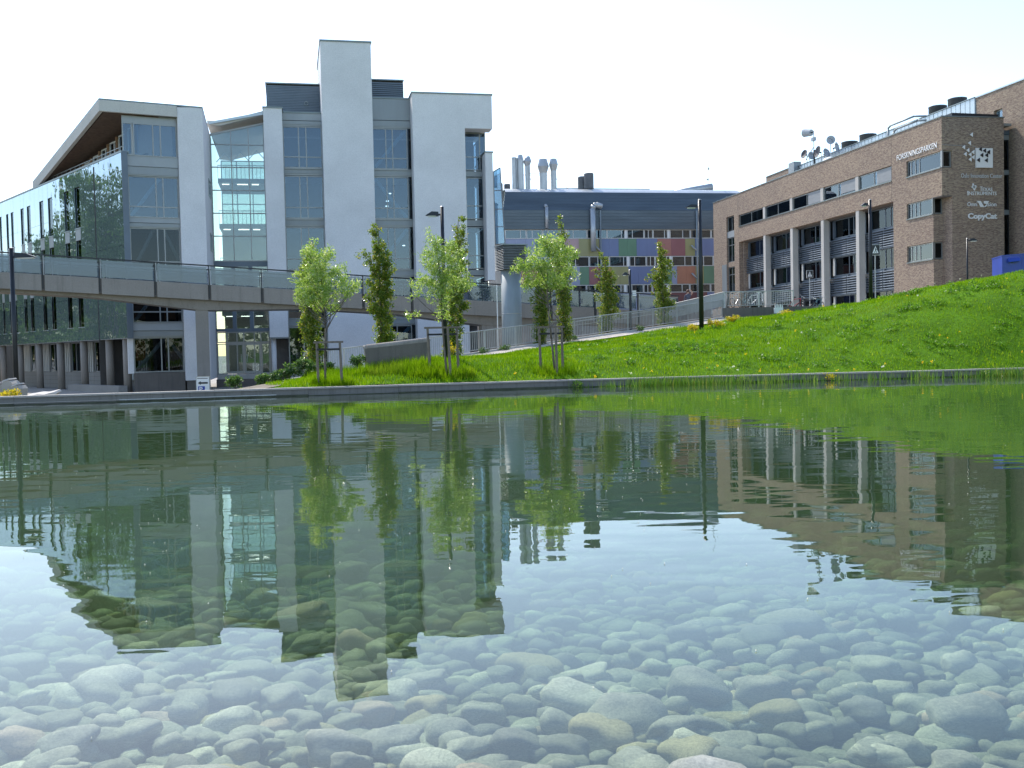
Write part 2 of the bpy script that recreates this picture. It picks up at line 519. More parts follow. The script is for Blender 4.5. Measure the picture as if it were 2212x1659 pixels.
class MB:
    def __init__(s, fr=W0):
        s.v = []; s.f = []; s.fr = fr
    def add(s, vs, fs):
        n = len(s.v)
        s.v += [s.fr.w(*p) for p in vs]
        s.f += [tuple(i + n for i in f) for f in fs]
        return s
    def box(s, x0, x1, y0, y1, z0, z1):
        return s.add([(x0, y0, z0), (x1, y0, z0), (x1, y1, z0), (x0, y1, z0), (x0, y0, z1), (x1, y0, z1), (x1, y1, z1), (x0, y1, z1)],
                     [(0, 3, 2, 1), (4, 5, 6, 7), (0, 1, 5, 4), (1, 2, 6, 5), (2, 3, 7, 6), (3, 0, 4, 7)])
    def hexa(s, b, t):
        n = len(b)
        return s.add(list(b) + list(t), [tuple(range(n))[::-1], tuple(range(n, 2 * n))] + [(i, (i + 1) % n, n + (i + 1) % n, n + i) for i in range(n)])
    def prism(s, poly, z0, z1):
        return s.hexa([(p[0], p[1], z0) for p in poly], [(p[0], p[1], z1) for p in poly])
    def cyl(s, p, q, r0, r1=None, n=10):
        if r1 is None: r1 = r0
        p = Vector(p); q = Vector(q); d = (q - p).normalized()
        a = d.orthogonal().normalized(); b = d.cross(a)
        vs = []
        for c, r in ((p, r0), (q, r1)):
            for i in range(n):
                t = 2 * math.pi * i / n
                vs.append(tuple(c + (a * math.cos(t) + b * math.sin(t)) * r))
        fs = [(i, (i + 1) % n, n + (i + 1) % n, n + i) for i in range(n)] + [tuple(range(n))[::-1], tuple(range(n, 2 * n))]
        return s.add(vs, fs)
    def tube(s, pts, r, n=8):
        for i in range(len(pts) - 1):
            ra = r[i] if isinstance(r, (list, tuple)) else r
            rb = r[i + 1] if isinstance(r, (list, tuple)) else r
            s.cyl(pts[i], pts[i + 1], ra, rb, n)
        return s
    def lathe(s, c, prof, n=16):
        vs = []; fs = []
        for r, z in prof:
            for i in range(n):
                t = 2 * math.pi * i / n
                vs.append((c[0] + r * math.cos(t), c[1] + r * math.sin(t), c[2] + z))
        m_ = len(prof)
        for k in range(m_ - 1):
            for i in range(n):
                fs.append((k * n + i, k * n + (i + 1) % n, (k + 1) * n + (i + 1) % n, (k + 1) * n + i))
        fs.append(tuple(range(n))[::-1]); fs.append(tuple(range((m_ - 1) * n, m_ * n)))
        return s.add(vs, fs)
    def mesh(s, name, mat, org=Vector((0, 0, 0)), recalc=True):
        me = bpy.data.meshes.new(name)
        me.from_pydata([tuple(p - org) for p in s.v], [], s.f)
        if recalc:
            bm = bmesh.new(); bm.from_mesh(me)
            bmesh.ops.recalc_face_normals(bm, faces=bm.faces)
            bm.to_mesh(me); bm.free()
        me.materials.append(MATS[mat])
        return me
    def build(s, name, mat, parent=None, smooth=False):
        me = s.mesh(name, mat, ORG[parent] if parent is not None else Vector((0, 0, 0)))
        if smooth:
            for p in me.polygons: p.use_smooth = len(p.vertices) == 4
        return link(name, me, parent)

_ub = {}
def unitbox(mat):
    if mat not in _ub:
        _ub[mat] = MB().box(-0.5, 0.5, -0.5, 0.5, -0.5, 0.5).mesh('unit_' + mat, mat)
    return _ub[mat]
def piece(name, mat, parent, fr, x0, x1, y0, y1, z0, z1):
    """one rectangular piece in a frame; alike pieces share one mesh"""
    o = link(name, unitbox(mat), parent)
    o.location = fr.w((x0 + x1) / 2, (y0 + y1) / 2, (z0 + z1) / 2) - ORG[parent]
    o.rotation_euler = (0, 0, fr.a)
    o.scale = (abs(x1 - x0), abs(y1 - y0), abs(z1 - z0))
    return o
def subpiece(name, mat, part, fr, x0, x1, y0, y1, z0, z1):
    return piece(name, mat, part, fr, x0, x1, y0, y1, z0, z1)

def window(parent, fr, x0, x1, y, z0, z1, xs=(), zs=(), glass='glass', fmat='frame_grey', fw_=0.08, d=0.10):
    """framed window: the frame bars are one part, each pane a sub-part"""
    gx = [x0] + list(xs) + [x1]
    gz = [z0] + list(zs) + [z1]
    mb = MB(fr)
    h = fw_ / 2
    mb.box(x0, x1, y, y + d, z0, z0 + fw_); mb.box(x0, x1, y, y + d, z1 - fw_, z1)
    mb.box(x0, x0 + fw_, y, y + d, z0 + fw_, z1 - fw_); mb.box(x1 - fw_, x1, y, y + d, z0 + fw_, z1 - fw_)
    for x in xs: mb.box(x - h, x + h, y + 0.004, y + d - 0.004, z0 + fw_, z1 - fw_)
    for z in zs: mb.box(x0 + fw_, x1 - fw_, y + 0.008, y + d - 0.008, z - h, z + h)
    w = mb.build('window', fmat, parent)
    for i in range(len(gx) - 1):
        for k in range(len(gz) - 1):
            a = gx[i] + (fw_ if i == 0 else h); b_ = gx[i + 1] - (fw_ if i == len(gx) - 2 else h)
            c = gz[k] + (fw_ if k == 0 else h); e = gz[k + 1] - (fw_ if k == len(gz) - 2 else h)
            subpiece('pane', glass, w, fr, a, b_, y + d * 0.45, y + d * 0.45 + 0.02, c, e)
    return w

def text(name, s, mat, origin, xdir, height, width, parent=None, depth=0.05, bold=0.0):
    """raised lettering standing on a wall; xdir is the writing direction, z is up"""
    cu = bpy.data.curves.new(name, 'FONT')
    cu.body = s
    cu.extrude = 0.02
    cu.offset = bold
    cu.resolution_u = 3
    ob = bpy.data.objects.new(name, cu)
    COL.objects.link(ob)
    dg = bpy.context.evaluated_depsgraph_get()
    me = bpy.data.meshes.new_from_object(ob.evaluated_get(dg))
    bpy.data.objects.remove(ob)
    xs = [v.co.x for v in me.vertices]; ys = [v.co.y for v in me.vertices]
    sx = width / (max(xs) - min(xs)); sy = height / (max(ys) - min(ys))
    x0, y0 = min(xs), min(ys)
    X = Vector(xdir).normalized(); Z = Vector((0, 0, 1)); Nn = X.cross(Z)
    org = ORG[parent] if parent is not None else Vector((0, 0, 0))
    for v in me.vertices:
        c = v.co.copy()
        v.co = Vector(origin) + X * ((c.x - x0) * sx) + Z * ((c.y - y0) * sy) + Nn * (0.03 + (c.z + 0.02) / 0.04 * depth) - org
    me.materials.clear()
    me.materials.append(MATS[mat])
    return link(name, me, parent)

def npmesh(name, V, F, mat, parent=None, smooth=False):
    """V (n,3) float, F (m,k) int -> mesh object, fast"""
    me = bpy.data.meshes.new(name)
    V = np.asarray(V, np.float32); F = np.asarray(F, np.int32)
    if parent is not None: V = V - np.array(ORG[parent], np.float32)
    k = F.shape[1]
    me.vertices.add(len(V)); me.vertices.foreach_set('co', V.ravel())
    me.loops.add(F.size); me.loops.foreach_set('vertex_index', F.ravel())
    me.polygons.add(len(F)); me.polygons.foreach_set('loop_start', np.arange(len(F), dtype=np.int32) * k)
    me.polygons.foreach_set('loop_total', np.full(len(F), k, np.int32))
    if smooth: me.polygons.foreach_set('use_smooth', np.ones(len(F), bool))
    me.update(calc_edges=True)
    me.validate()
    me.materials.append(MATS[mat])
    return link(name, me, parent)

# ================================================================== SETTING
# the far pool wall runs in two straight legs that meet at (KX, KY)
KX, KY, SLL, SLR = 2.07, 38.2, 0.246, 0.123
def wall_y(x):
    return KY + (x - KX) * (SLL if x < KX else SLR)
# ground: one sheet to the horizon
def sheet(name, pts, mat, z=None):
    me = bpy.data.meshes.new(name)
    me.from_pydata([(p[0], p[1], p[2] if z is None else z) for p in pts], [], [tuple(range(len(pts)))])
    me.materials.append(MATS[mat])
    o = link(name, me)
    return tag(o, kind='structure')
sheet('ground', [(-1500, -1500), (1500, -1500), (1500, 1500), (-1500, 1500)], 'paving', -0.92)
sheet('meadow', [(-400, -400), (400, -400), (400, 1.3), (-400, 1.3)], 'lawn_soil', 0.25)
mb = MB(); mb.box(-70, 70, 0.9, 1.5, -0.9, 0.246)
tag(mb.build('near_bank', 'coping'), kind='structure')

# pool bed: shallow by the camera, deeper further out
def bed_z(x, y):
    t = min(1.0, max(0.0, (y - 3.6) / 7.0))
    return -0.30 - 0.50 * t + 0.02 * math.sin(x * 1.3 + y * 0.7) + 0.018 * math.sin(x * 0.6 - y * 1.9)
V = []; F = []
xs = np.linspace(-70, 70, 141); ys = np.concatenate([np.linspace(1.2, 20, 60), np.linspace(21, 60, 28)])
for y in ys:
    for x in xs: V.append((x, y, bed_z(x, y)))
nx = len(xs)
for j in range(len(ys) - 1):
    for i in range(nx - 1): F.append((j * nx + i, j * nx + i + 1, (j + 1) * nx + i + 1, (j + 1) * nx + i))
tag(npmesh('pool_bed', V, F, 'pool_silt', smooth=True), kind='structure')

# water: a closed body with a tinted volume
mb = MB()
mb.prism([(-70, 1.3), (70, 1.3), (70, wall_y(70) + 0.2), (KX, KY + 0.2), (-70, wall_y(-70) + 0.2)], -0.89, 0.0)
tag(mb.build('water', 'water'), kind='structure')

# ---------------------------------------------------------------- pool wall
pw = thing('pool_wall', (KX, KY, 0), 'low concrete wall with pale coping along the far edge of the pool', 'wall')
def leg(x0, x1, left):
    fr = Frame((KX, KY, 0), math.degrees(math.atan(SLL if left else SLR)))
    L0 = (x0 - KX) / fr.c; L1 = (x1 - KX) / fr.c
    n = max(1, round(abs(L1 - L0) / 3.1))
    for i in range(n):
        a = L0 + (L1 - L0) * i / n; b = L0 + (L1 - L0) * (i + 1) / n
        piece('coping_stone', 'coping', pw, fr, a + 0.006, b - 0.006, -0.03, 0.42, 0.235, 0.29 + 0.003 * (i % 2))
        piece('wall_panel', 'pool_face', pw, fr, a + 0.004, b - 0.004, 0.03, 0.40, -0.8, 0.235)
        piece('algae_band', 'algae', pw, fr, a + 0.004, b - 0.004, (-0.055 if left else 0.026), 0.06, -0.3, 0.022 + 0.016 * ((i * 7) % 3))
        if left:
            piece('wall_step', 'pool_face', pw, fr, a + 0.004, b - 0.004, -0.05, 0.03, -0.8, 0.035)
    return fr
frL = leg(-62, KX, True)
frR = leg(KX, 66, False)
mb = MB(frL)
mb.box(-46, -10.6, -0.02, 0.03, 0.055, 0.075)
mb.build('overflow_strip', 'coping', pw)
# teeth of the overflow grating
mb = MB(frL)
for i in range(150):
    x = -15.6 + i * 0.034
    mb.box(x, x + 0.02, -0.035, -0.021, 0.05, 0.085)
tag(mb.build('grating_teeth', 'steel', pw), kind='stuff')

# ---------------------------------------------------------------- lawn heights
RAMP0 = Vector((-2.45, 53.0, 1.18)); RAMPD = Vector((15.72, 12.0, 1.89))
RDX = Vector((15.72, 12.0, 0)).normalized(); RPERP = Vector((RDX.y, -RDX.x, 0))   # towards the camera
def ramp_pt(t, off=0.0, dz=0.0):
    p = RAMP0 + RAMPD * t + RPERP * off
    return Vector((p.x, p.y, p.z + dz))
ctrl = []
for x in (-12, -9, -6, -3, 0, 3, 6, 10, 14, 18, 22, 27, 33, 40, 50, 62):
    ctrl.append((x, wall_y(x) + 0.45, 0.25 if x > -8 else (0.18 if x > -10 else -0.1)))
for t in (-0.45, -0.3, -0.15, 0, 0.17, 0.33, 0.5, 0.67, 0.83, 1.0):
    p = ramp_pt(t, 1.9); ctrl.append((p.x, p.y, p.z - 0.06))
ctrl += [(-3.2, 40, 1.05), (-5.2, 38.6, 0.70), (-6.2, 41, 0.62), (-10.5, 40, 0.12), (-12, 41, -0.25), (-9.5, 43.5, 0.22),
         (1.6, 39.3, 0.55), (-2.3, 38.2, 0.52), (2.5, 46, 1.25), (6, 47, 1.52), (10.8, 48.5, 1.78), (14.2, 47.2, 2.05), (18.2, 45.5, 2.40), (22.2, 44.7, 2.45),
         (12.9, 58, 2.62), (14.9, 56, 2.98), (16.6, 55, 3.14), (18.9, 53, 3.52), (20.4, 51, 3.92), (22.3, 50, 4.06), (24.3, 49, 4.14),
         (27, 49, 4.34), (33, 51, 4.9), (42, 55, 4.9), (55, 60, 4.9),
         (16, 64.9, 3.05), (19, 64.9, 3.45), (22, 58, 3.85), (26, 60, 3.9), (25, 68, 3.66), (35, 68, 3.66), (50, 70, 3.66), (62, 72, 3.66), (20, 70, 3.66)]
ctrl = np.array(ctrl)
def tps_fit(P):
    n = len(P)
    d = np.sqrt(((P[:, None, :2] - P[None, :, :2]) ** 2).sum(-1)); K = np.where(d > 0, d * d * np.log(d + 1e-9), 0) + np.eye(n) * 2.0
    A = np.zeros((n + 3, n + 3)); A[:n, :n] = K; A[:n, n] = 1; A[:n, n + 1:] = P[:, :2]; A[n, :n] = 1; A[n + 1:, :n] = P[:, :2].T
    return np.linalg.solve(A, np.concatenate([P[:, 2], [0, 0, 0]]))
TPS = tps_fit(ctrl)
def lawn_z(x, y):
    x = np.atleast_1d(np.asarray(x, float)); y = np.atleast_1d(np.asarray(y, float))
    d = np.sqrt((x[:, None] - ctrl[None, :, 0]) ** 2 + (y[:, None] - ctrl[None, :, 1]) ** 2)
    K = np.where(d > 0, d * d * np.log(d + 1e-9), 0)
    z = K @ TPS[:len(ctrl)] + TPS[len(ctrl)] + TPS[len(ctrl) + 1] * x + TPS[len(ctrl) + 2] * y
    z = z + 0.045 * np.sin(x * 1.1 + 0.7 * y) * np.sin(y * 0.9 - 0.3 * x) + 0.03 * np.sin(x * 2.3 - y * 1.7)
    return z
def lz(x, y): return float(lawn_z(x, y)[0])
RFX = ramp_pt(1.0, 1.9)
def lawn_back(x):
    if x < RFX.x: return 51.6 + (x + 1.35) * 12 / 15.72 - 0.05
    if x < 19.0: return 64.85
    return min(72.0, 64.85 + (x - 19.0) * 3)
lx = np.concatenate([np.linspace(-13, 30, 130), np.linspace(30.6, 64, 50)])
V = []; F = []
nv = 56
for x in lx:
    y0, y1 = wall_y(x) + 0.41, lawn_back(x)
    yy = y0 + (y1 - y0) * np.linspace(0, 1, nv)
    zz = lawn_z(np.full(nv, x), yy)
    for y, z in zip(yy, zz):
        V.append((x, y, max(z, -1.0)))
for i in range(len(lx) - 1):
    for j in range(nv - 1): F.append((i * nv + j, (i + 1) * nv + j, (i + 1) * nv + j + 1, i * nv + j + 1))
tag(npmesh('lawn', V, F, 'lawn_soil', smooth=True), kind='structure')

# bare soil and gravel bed in front of the entrance
V = []; F = []
gx = np.linspace(-13.0, -8.3, 24)
for x in gx:
    yy = np.linspace(wall_y(x) + 0.43, lawn_back(x) - 0.05, 24)
    if x > -8.9: yy = np.linspace(wall_y(x) + 1.2, lawn_back(x) - 1.0, 24)
    for y, z in zip(yy, lawn_z(np.full(24, x), yy)): V.append((x, y, max(z, -0.9) + 0.03))
for i in range(23):
    for j in range(23): F.append((i * 24 + j, (i + 1) * 24 + j, (i + 1) * 24 + j + 1, i * 24 + j + 1))
tag(npmesh('soil_bed', V, F, 'soil', smooth=True), kind='structure')

# grass: blades over the whole slope, longer along the wall, round the stakes and on the low mound
def lawn_points(n, x0=-12.5, x1=32):
    x = NR.uniform(x0, x1, n)
    y0 = np.array([wall_y(a) for a in x]) + 0.42; y1 = np.array([lawn_back(a) for a in x])
    f = NR.uniform(0, 1, n)
    y = y0 + (y1 - y0) * f
    return x, y
def blades(x, y, z, h, w, lean=0.45):
    n = len(x)
    a = NR.uniform(0, 2 * math.pi, n); la = NR.uniform(0, 2 * math.pi, n); ll = NR.uniform(0.1, 1.0, n) * lean * h
    bx, by = np.cos(a) * w / 2, np.sin(a) * w / 2
    V = np.empty((n, 3, 3), np.float32)
    V[:, 0] = np.stack([x - bx, y - by, z - 0.02], 1); V[:, 1] = np.stack([x + bx, y + by, z - 0.02], 1)
    V[:, 2] = np.stack([x + np.cos(la) * ll, y + np.sin(la) * ll, z + h], 1)
    return V.reshape(-1, 3), np.arange(n * 3).reshape(n, 3)
x, y = lawn_points(170000)
keep = (x > -8.6 + 0.5 * np.sin(y * 2.1))
x, y = x[keep], y[keep]
z = lawn_z(x, y)
tall = 0.5 + 0.5 * np.sin(x * 0.9 + 1.3 * np.sin(y * 0.7)) * np.sin(y * 0.8 + 0.5 * x)
h = NR.uniform(0.05, 0.13, len(x)) * (0.7 + 0.8 * tall)
h *= np.where((x < 3) & (y < 43), 1.25, 1.0)
V1, F1 = blades(x, y, z, h, NR.uniform(0.018, 0.04, len(x)))
tag(npmesh('grass', V1, F1, 'grass_blade'), 'bright green grass covering the slope behind the pool', 'grass', kind='stuff')
# tall tufts round the stakes and at the foot of the concrete wall
tx = []; ty = []
for cx, cy, r, n in [(-6.5, 37.2, 0.6, 500), (-6.05, 37.0, 0.35, 900), (-6.9, 37.0, 0.25, 400), (-2.3, 38.5, 0.8, 900), (-1.75, 38.3, 0.3, 900), (1.6, 39.4, 0.7, 700), (-4.4, 39.2, 1.1, 2200), (-3.4, 38.5, 0.8, 1200), (-7.0, 40.5, 1.0, 1500), (-6.6, 39.0, 1.0, 900)]:
    rr = r * np.sqrt(NR.uniform(0, 1, n)); aa = NR.uniform(0, 6.283, n)
    tx.append(cx + rr * np.cos(aa) * 1.2); ty.append(cy + rr * np.sin(aa) * 0.8)
tx = np.concatenate(tx); ty = np.concatenate(ty); tz = lawn_z(tx, ty)
V1, F1 = blades(tx, ty, tz, NR.uniform(0.15, 0.42, len(tx)), NR.uniform(0.015, 0.03, len(tx)), 0.35)
tag(npmesh('tall_grass', V1, F1, 'grass_blade'), 'tall uncut grass round the tree stakes and concrete wall', 'grass', kind='stuff')

# broad-leaved weeds in dark clumps, dandelions, white scraps of bloom
def leaf_quads(c, n, spread, L, Wd, upb=0.5, flat=1.0):
    """n diamond leaves scattered round centres c (k,3)"""
    k = len(c)
    idx = NR.randint(0, k, n)
    d = NR.normal(0, 1, (n, 3)); d /= np.linalg.norm(d, axis=1)[:, None]
    sp_ = np.broadcast_to(np.asarray(spread, float), (k,))
    p = c[idx] + d * sp_[idx][:, None] * (NR.uniform(0, 1, (n, 1)) ** 0.45) * np.array([1, 1, flat])
    ax = NR.normal(0, 1, (n, 3)); ax[:, 2] += upb; ax /= np.linalg.norm(ax, axis=1)[:, None]
    sd = np.cross(ax, NR.normal(0, 1, (n, 3))); sd /= np.linalg.norm(sd, axis=1)[:, None] + 1e-9
    l = L * NR.uniform(0.65, 1.35, (n, 1)); w = Wd * NR.uniform(0.7, 1.3, (n, 1))
    V = np.empty((n, 4, 3), np.float32)
    V[:, 0] = p; V[:, 1] = p + ax * l * 0.45 + sd * w / 2; V[:, 2] = p + ax * l; V[:, 3] = p + ax * l * 0.45 - sd * w / 2
    return V.reshape(-1, 3), np.arange(n * 4).reshape(n, 4)
cx, cy = [], []
spots = [(6.5, 44, 1.6, 26), (8.5, 45.5, 1.4, 20), (16, 46, 1.5, 16), (19.5, 50.5, 0.8, 9), (21.5, 48.5, 1.0, 10), (24, 47, 1.2, 12), (14.5, 50, 1.4, 12), (17, 43, 1.2, 10), (22, 44, 1.6, 16), (12, 42, 1.6, 12), (18.5, 47.3, 0.9, 16), (26, 46, 1.5, 10), (22.5, 49.3, 1.2, 8)]
for a, b, r, n in spots:
    for i in range(n):
        rr = r * math.sqrt(random.random()); t = random.random() * 6.283
        cx.append(a + rr * math.cos(t) * 1.3); cy.append(b + rr * math.sin(t) * 0.9)
for i in range(150):
    xx = random.uniform(2, 27); cx.append(xx); cy.append(random.uniform(wall_y(xx) + 1, lawn_back(xx) - 4))
cz = lawn_z(cx, cy) + 0.06
cc = np.stack([cx, cy, cz], 1)
V1, F1 = leaf_quads(cc, 16000, 0.26, 0.10, 0.05, 0.4, 0.45)
tag(npmesh('weeds', V1, F1, 'leaf_weed'), 'clumps of broad-leaved weeds scattered over the grass slope', 'weeds', kind='stuff')
def dots(n, r, mat, name, label, x0, x1, near):
    x = NR.uniform(x0, x1, n)
    y = np.array([wall_y(a) for a in x]) + 0.5 + (NR.uniform(0, 1, n) ** (2.5 if near else 1)) * np.array([max(1, min(16, lawn_back(a) - wall_y(a) - 4)) for a in x])
    z = lawn_z(x, y) + NR.uniform(0.10, 0.2, n)
    c = np.stack([x, y, z], 1)
    V1, F1 = leaf_quads(c, n * 7, 0.03, r, r * 0.8, 0.3)
    tag(npmesh(name, V1, F1, mat), label, 'flowers', kind='stuff')
dots(38, 0.06, 'flower_yellow', 'dandelions', 'yellow dandelion heads scattered in the grass slope', 0, 27, True)
dots(26, 0.06, 'flower_white', 'white_flowers', 'small white flowers scattered in the grass slope', 3, 27, False)

# ramp path, plaza
V = []; F = []
n = 24
for i in range(n + 1):
    t = -0.5 + 1.52 * i / n
    for off, dz in ((-0.35, 0.0), (2.0, -0.02)):
        V.append(tuple(ramp_pt(t, off, dz)))
for i in range(n): F.append((2 * i, 2 * i + 1, 2 * i + 3, 2 * i + 2))
tag(npmesh('ramp_path', V, F, 'path_gravel'), kind='structure')
mb = MB()
for i in range(n):
    a, b = ramp_pt(-0.5 + 1.52 * i / n), ramp_pt(-0.5 + 1.52 * (i + 1) / n)
    o_ = RPERP * -0.05; q = RPERP * 0.14
    mb.hexa([tuple(a + o_ + Vector((0, 0, -1.2 - a.z * 0.5))), tuple(a + q + Vector((0, 0, -1.2 - a.z * 0.5))), tuple(b + q + Vector((0, 0, -1.2 - b.z * 0.5))), tuple(b + o_ + Vector((0, 0, -1.2 - b.z * 0.5)))],
            [tuple(a + o_ + Vector((0, 0, 0.09))), tuple(a + q + Vector((0, 0, 0.09))), tuple(b + q + Vector((0, 0, 0.09))), tuple(b + o_ + Vector((0, 0, 0.09)))])
tag(mb.build('ramp_kerb', 'concrete_light'), kind='structure')
PLZ = 3.70
mb = MB(); mb.prism([(13.3, 65.2), (19.0, 65.2), (75, 66.0), (75, 170), (-6, 170), (-6, 100), (9.0, 71.5), (13.0, 67.0)], -1.0, PLZ)
tag(mb.build('plaza', 'paving'), kind='structure')
rw = thing('retaining_wall', (16, 65.1, 2.5), 'grey concrete retaining wall below the bicycle railing', 'wall')
for i in range(3):
    piece('wall_panel', 'concrete_dark', rw, W0, 13.28 + i * 1.9, 13.28 + (i + 1) * 1.9 - 0.02, 64.9, 65.19, 2.0, PLZ + 0.02)

# ================================================================== STONES ON THE POOL BED
def stone_mesh(seed, sub):
    bm = bmesh.new()
    bmesh.ops.create_icosphere(bm, subdivisions=sub, radius=1.0)
    rs = random.Random(seed)
    ph = [[rs.uniform(0, 6.28) for _ in range(3)] for _ in range(6)]
    fq = [[rs.uniform(0.8, 2.4) for _ in range(3)] for _ in range(6)]
    box = rs.uniform(2.2, 3.2)
    for v in bm.verts:
        d = v.co.normalized()
        r = 1.0 / (abs(d.x) ** box + abs(d.y) ** box + abs(d.z) ** box) ** (1 / box)
        for k in range(6):
            r += 0.07 * math.sin(fq[k][0] * d.x * 2 + ph[k][0]) * math.sin(fq[k][1] * d.y * 2 + ph[k][1]) * math.sin(fq[k][2] * d.z * 2 + ph[k][2]) * 1.6
        v.co = d * r
    return bm
HI = []
LO = []
for sd in range(10):
    bm = stone_mesh(sd, 3); me = bpy.data.meshes.new('stone'); bm.to_mesh(me); bm.free(); HI.append(me)
    bm = stone_mesh(sd, 2); me = bpy.data.meshes.new('stone_low'); bm.to_mesh(me); bm.free()
    LO.append((np.array([v.co[:] for v in me.vertices]), np.array([p.vertices[:] for p in me.polygons])))
    bpy.data.meshes.remove(me)
SM = ['stone_grey'] * 7 + ['stone_pale'] * 3 + ['stone_dark'] * 3 + ['stone_pink'] + ['stone_ochre'] + ['stone_banded'] * 3
SLAB = {'stone_grey': 'smooth mid-grey', 'stone_pale': 'pale cream', 'stone_dark': 'dark grey', 'stone_pink': 'pinkish', 'stone_ochre': 'ochre brown', 'stone_banded': 'pale-banded grey'}
_sv = {}
def stone_var(k, mat):
    if (k, mat) not in _sv:
        me = HI[k].copy(); me.materials.clear(); me.materials.append(MATS[mat])
        for p in me.polygons: p.use_smooth = True
        _sv[(k, mat)] = me
    return _sv[(k, mat)]
stones = []
y = 2.3
rs = random.Random(5)
while y < 17:
    half = y * 0.53 + 2.0
    step = 0.12 if y < 6 else (0.135 if y < 9 else 0.20)
    x = -half
    while x < half:
        px, py = x + rs.uniform(-0.05, 0.05), y + rs.uniform(-0.05, 0.05)
        a = rs.choice([0.045, 0.06, 0.072, 0.082, 0.092, 0.104, 0.118]) * rs.uniform(0.85, 1.2)
        if rs.random() < 0.05: a *= rs.uniform(1.4, 1.9)
        b = a * rs.uniform(0.55, 0.9); c = a * rs.uniform(0.34, 0.62)
        if y > 9: a *= 1.2; b *= 1.2; c *= 1.2
        lift = rs.choice([0.0, 0.0, 0.02, 0.04, 0.07]) + (0.02 if a > 0.17 else 0)
        stones.append((px, py, bed_z(px, py) + c * 0.55 + lift, a, b, c, rs.uniform(-0.9, 0.9), rs.uniform(-0.28, 0.28), rs.uniform(-0.3, 0.3), rs.choice(SM), rs.randrange(10)))
        x += step * rs.uniform(1.05, 1.5)
    y += step * 0.78
def vis(s):
    u = s[0] / s[1]
    return abs(u) < 0.50 and s[1] > 3.95
def score(s): return (s[3] / max(s[1], 1e-3)) if vis(s) else -1
order = sorted(range(len(stones)), key=lambda i: -score(stones[i]))
single = set(order[:300])
lowV = {}; 
for i, (px, py, pz, a, b, c, rz, rx, ry, mt, k) in enumerate(stones):
    if i in single:
        o = link('pool_stone', stone_var(k, mt))
        o.location = (px, py, pz); o.rotation_euler = (rx, ry, rz); o.scale = (a, b, c)
        size = 'large' if a > 0.135 else ('small' if a < 0.07 else 'medium-sized')
        u_ = px / py
        zone = 'far left' if u_ < -0.3 else ('left' if u_ < -0.1 else ('middle' if u_ < 0.1 else ('right' if u_ < 0.3 else 'far right')))
        dist = 'nearest' if py < 4.7 else ('second-nearest' if py < 5.5 else 'farther-out')
        tag(o, '%s %s stone in the %s %s part of the pool bed' % (size, SLAB[mt], dist, zone), 'stone', 'loose stones on the pool bed')
    else:
        lowV.setdefault(mt, []).append(i)
from mathutils import Euler
SLAB2 = {'stone_grey': 'grey', 'stone_pale': 'pale', 'stone_dark': 'dark grey', 'stone_pink': 'pinkish', 'stone_ochre': 'ochre', 'stone_banded': 'banded'}
for mt, ids in lowV.items():
    VV = []; FF = []; off = 0
    for i in ids:
        px, py, pz, a, b, c, rz, rx, ry, _, k = stones[i]
        Mx = np.array(Euler((rx, ry, rz)).to_matrix())
        v = (LO[k][0] * np.array([a, b, c])) @ Mx.T + np.array([px, py, pz])
        VV.append(v); FF.append(LO[k][1] + off); off += len(v)
    tag(npmesh('pool_stones', np.concatenate(VV), np.concatenate(FF), mt, smooth=True), 'remaining %s stones further out on the pool bed' % SLAB2[mt], 'stones', kind='stuff')
# pollen and tiny specks floating on the surface
V1 = []; F1 = []
for i in range(150):
    if i < 100: y = random.uniform(6.5, 14); x = random.uniform(-0.48, 0.15) * y
    else: y = random.uniform(4, 16); x = random.uniform(-0.45, 0.48) * y
    r = random.uniform(0.0025, 0.005)
    n0 = len(V1)
    V1 += [(x - r, y, 0.004), (x, y - r, 0.004), (x + r, y, 0.004), (x, y + r, 0.004), (x, y, 0.012)]
    F1 += [(n0, n0 + 1, n0 + 4), (n0 + 1, n0 + 2, n0 + 4), (n0 + 2, n0 + 3, n0 + 4), (n0 + 3, n0, n0 + 4)]
tag(npmesh('floating_specks', V1, F1, 'flower_white'), 'tiny white specks of pollen floating on the water', 'specks', kind='stuff')

# ================================================================== WHITE OFFICE BLOCK
WF = Frame((-12.18, 78.0, 0), 12)
def xz_slab(mb, poly, y0, y1):
    mb.hexa([(x, y0, z) for x, z in poly], [(x, y1, z) for x, z in poly])
wb = thing('office_building', WF.w(0, 0, -0.9), 'white rendered office block with a tall blank tower and blue-glazed bays', 'building')
MB(WF).box(-1.54, 2.20, 0, 8.0, -1.0, 24.58).build('tower', 'white_render', wb)
piece('tower_cap', 'metal_cap', wb, WF, -1.60, 2.26, -0.06, 8.06, 24.58, 24.70)
s1 = MB(WF).box(-5.80, -4.45, 0, 7.5, 2.70, 19.55).build('wall_slab', 'white_render', wb)
piece('slab_cap', 'metal_cap', s1, WF, -5.86, -4.39, -0.06, 7.5, 19.55, 19.66)
mb = MB(WF)
xz_slab(mb, [(5.20, -1.0), (9.20, -1.0), (9.20, 18.40), (11.35, 18.40), (11.35, 20.95), (5.20, 20.95)], 0, 1.42)
s2 = mb.build('wall_slab', 'white_render', wb)
piece('slab_cap', 'metal_cap', s2, WF, 5.14, 11.41, -0.06, 7.0, 20.95, 21.06)
MB(WF).box(5.21, 11.34, 1.421, 7.0, 18.72, 20.949).build('roof_block', 'white_render', wb)
c1 = MB(WF).box(10.74, 11.32, 0.0, 1.43, 6.8, 16.58).build('wall_slab', 'white_render', wb)
piece('slab_cap', 'metal_cap', c1, WF, 10.68, 11.38, -0.05, 1.43, 16.58, 16.68)
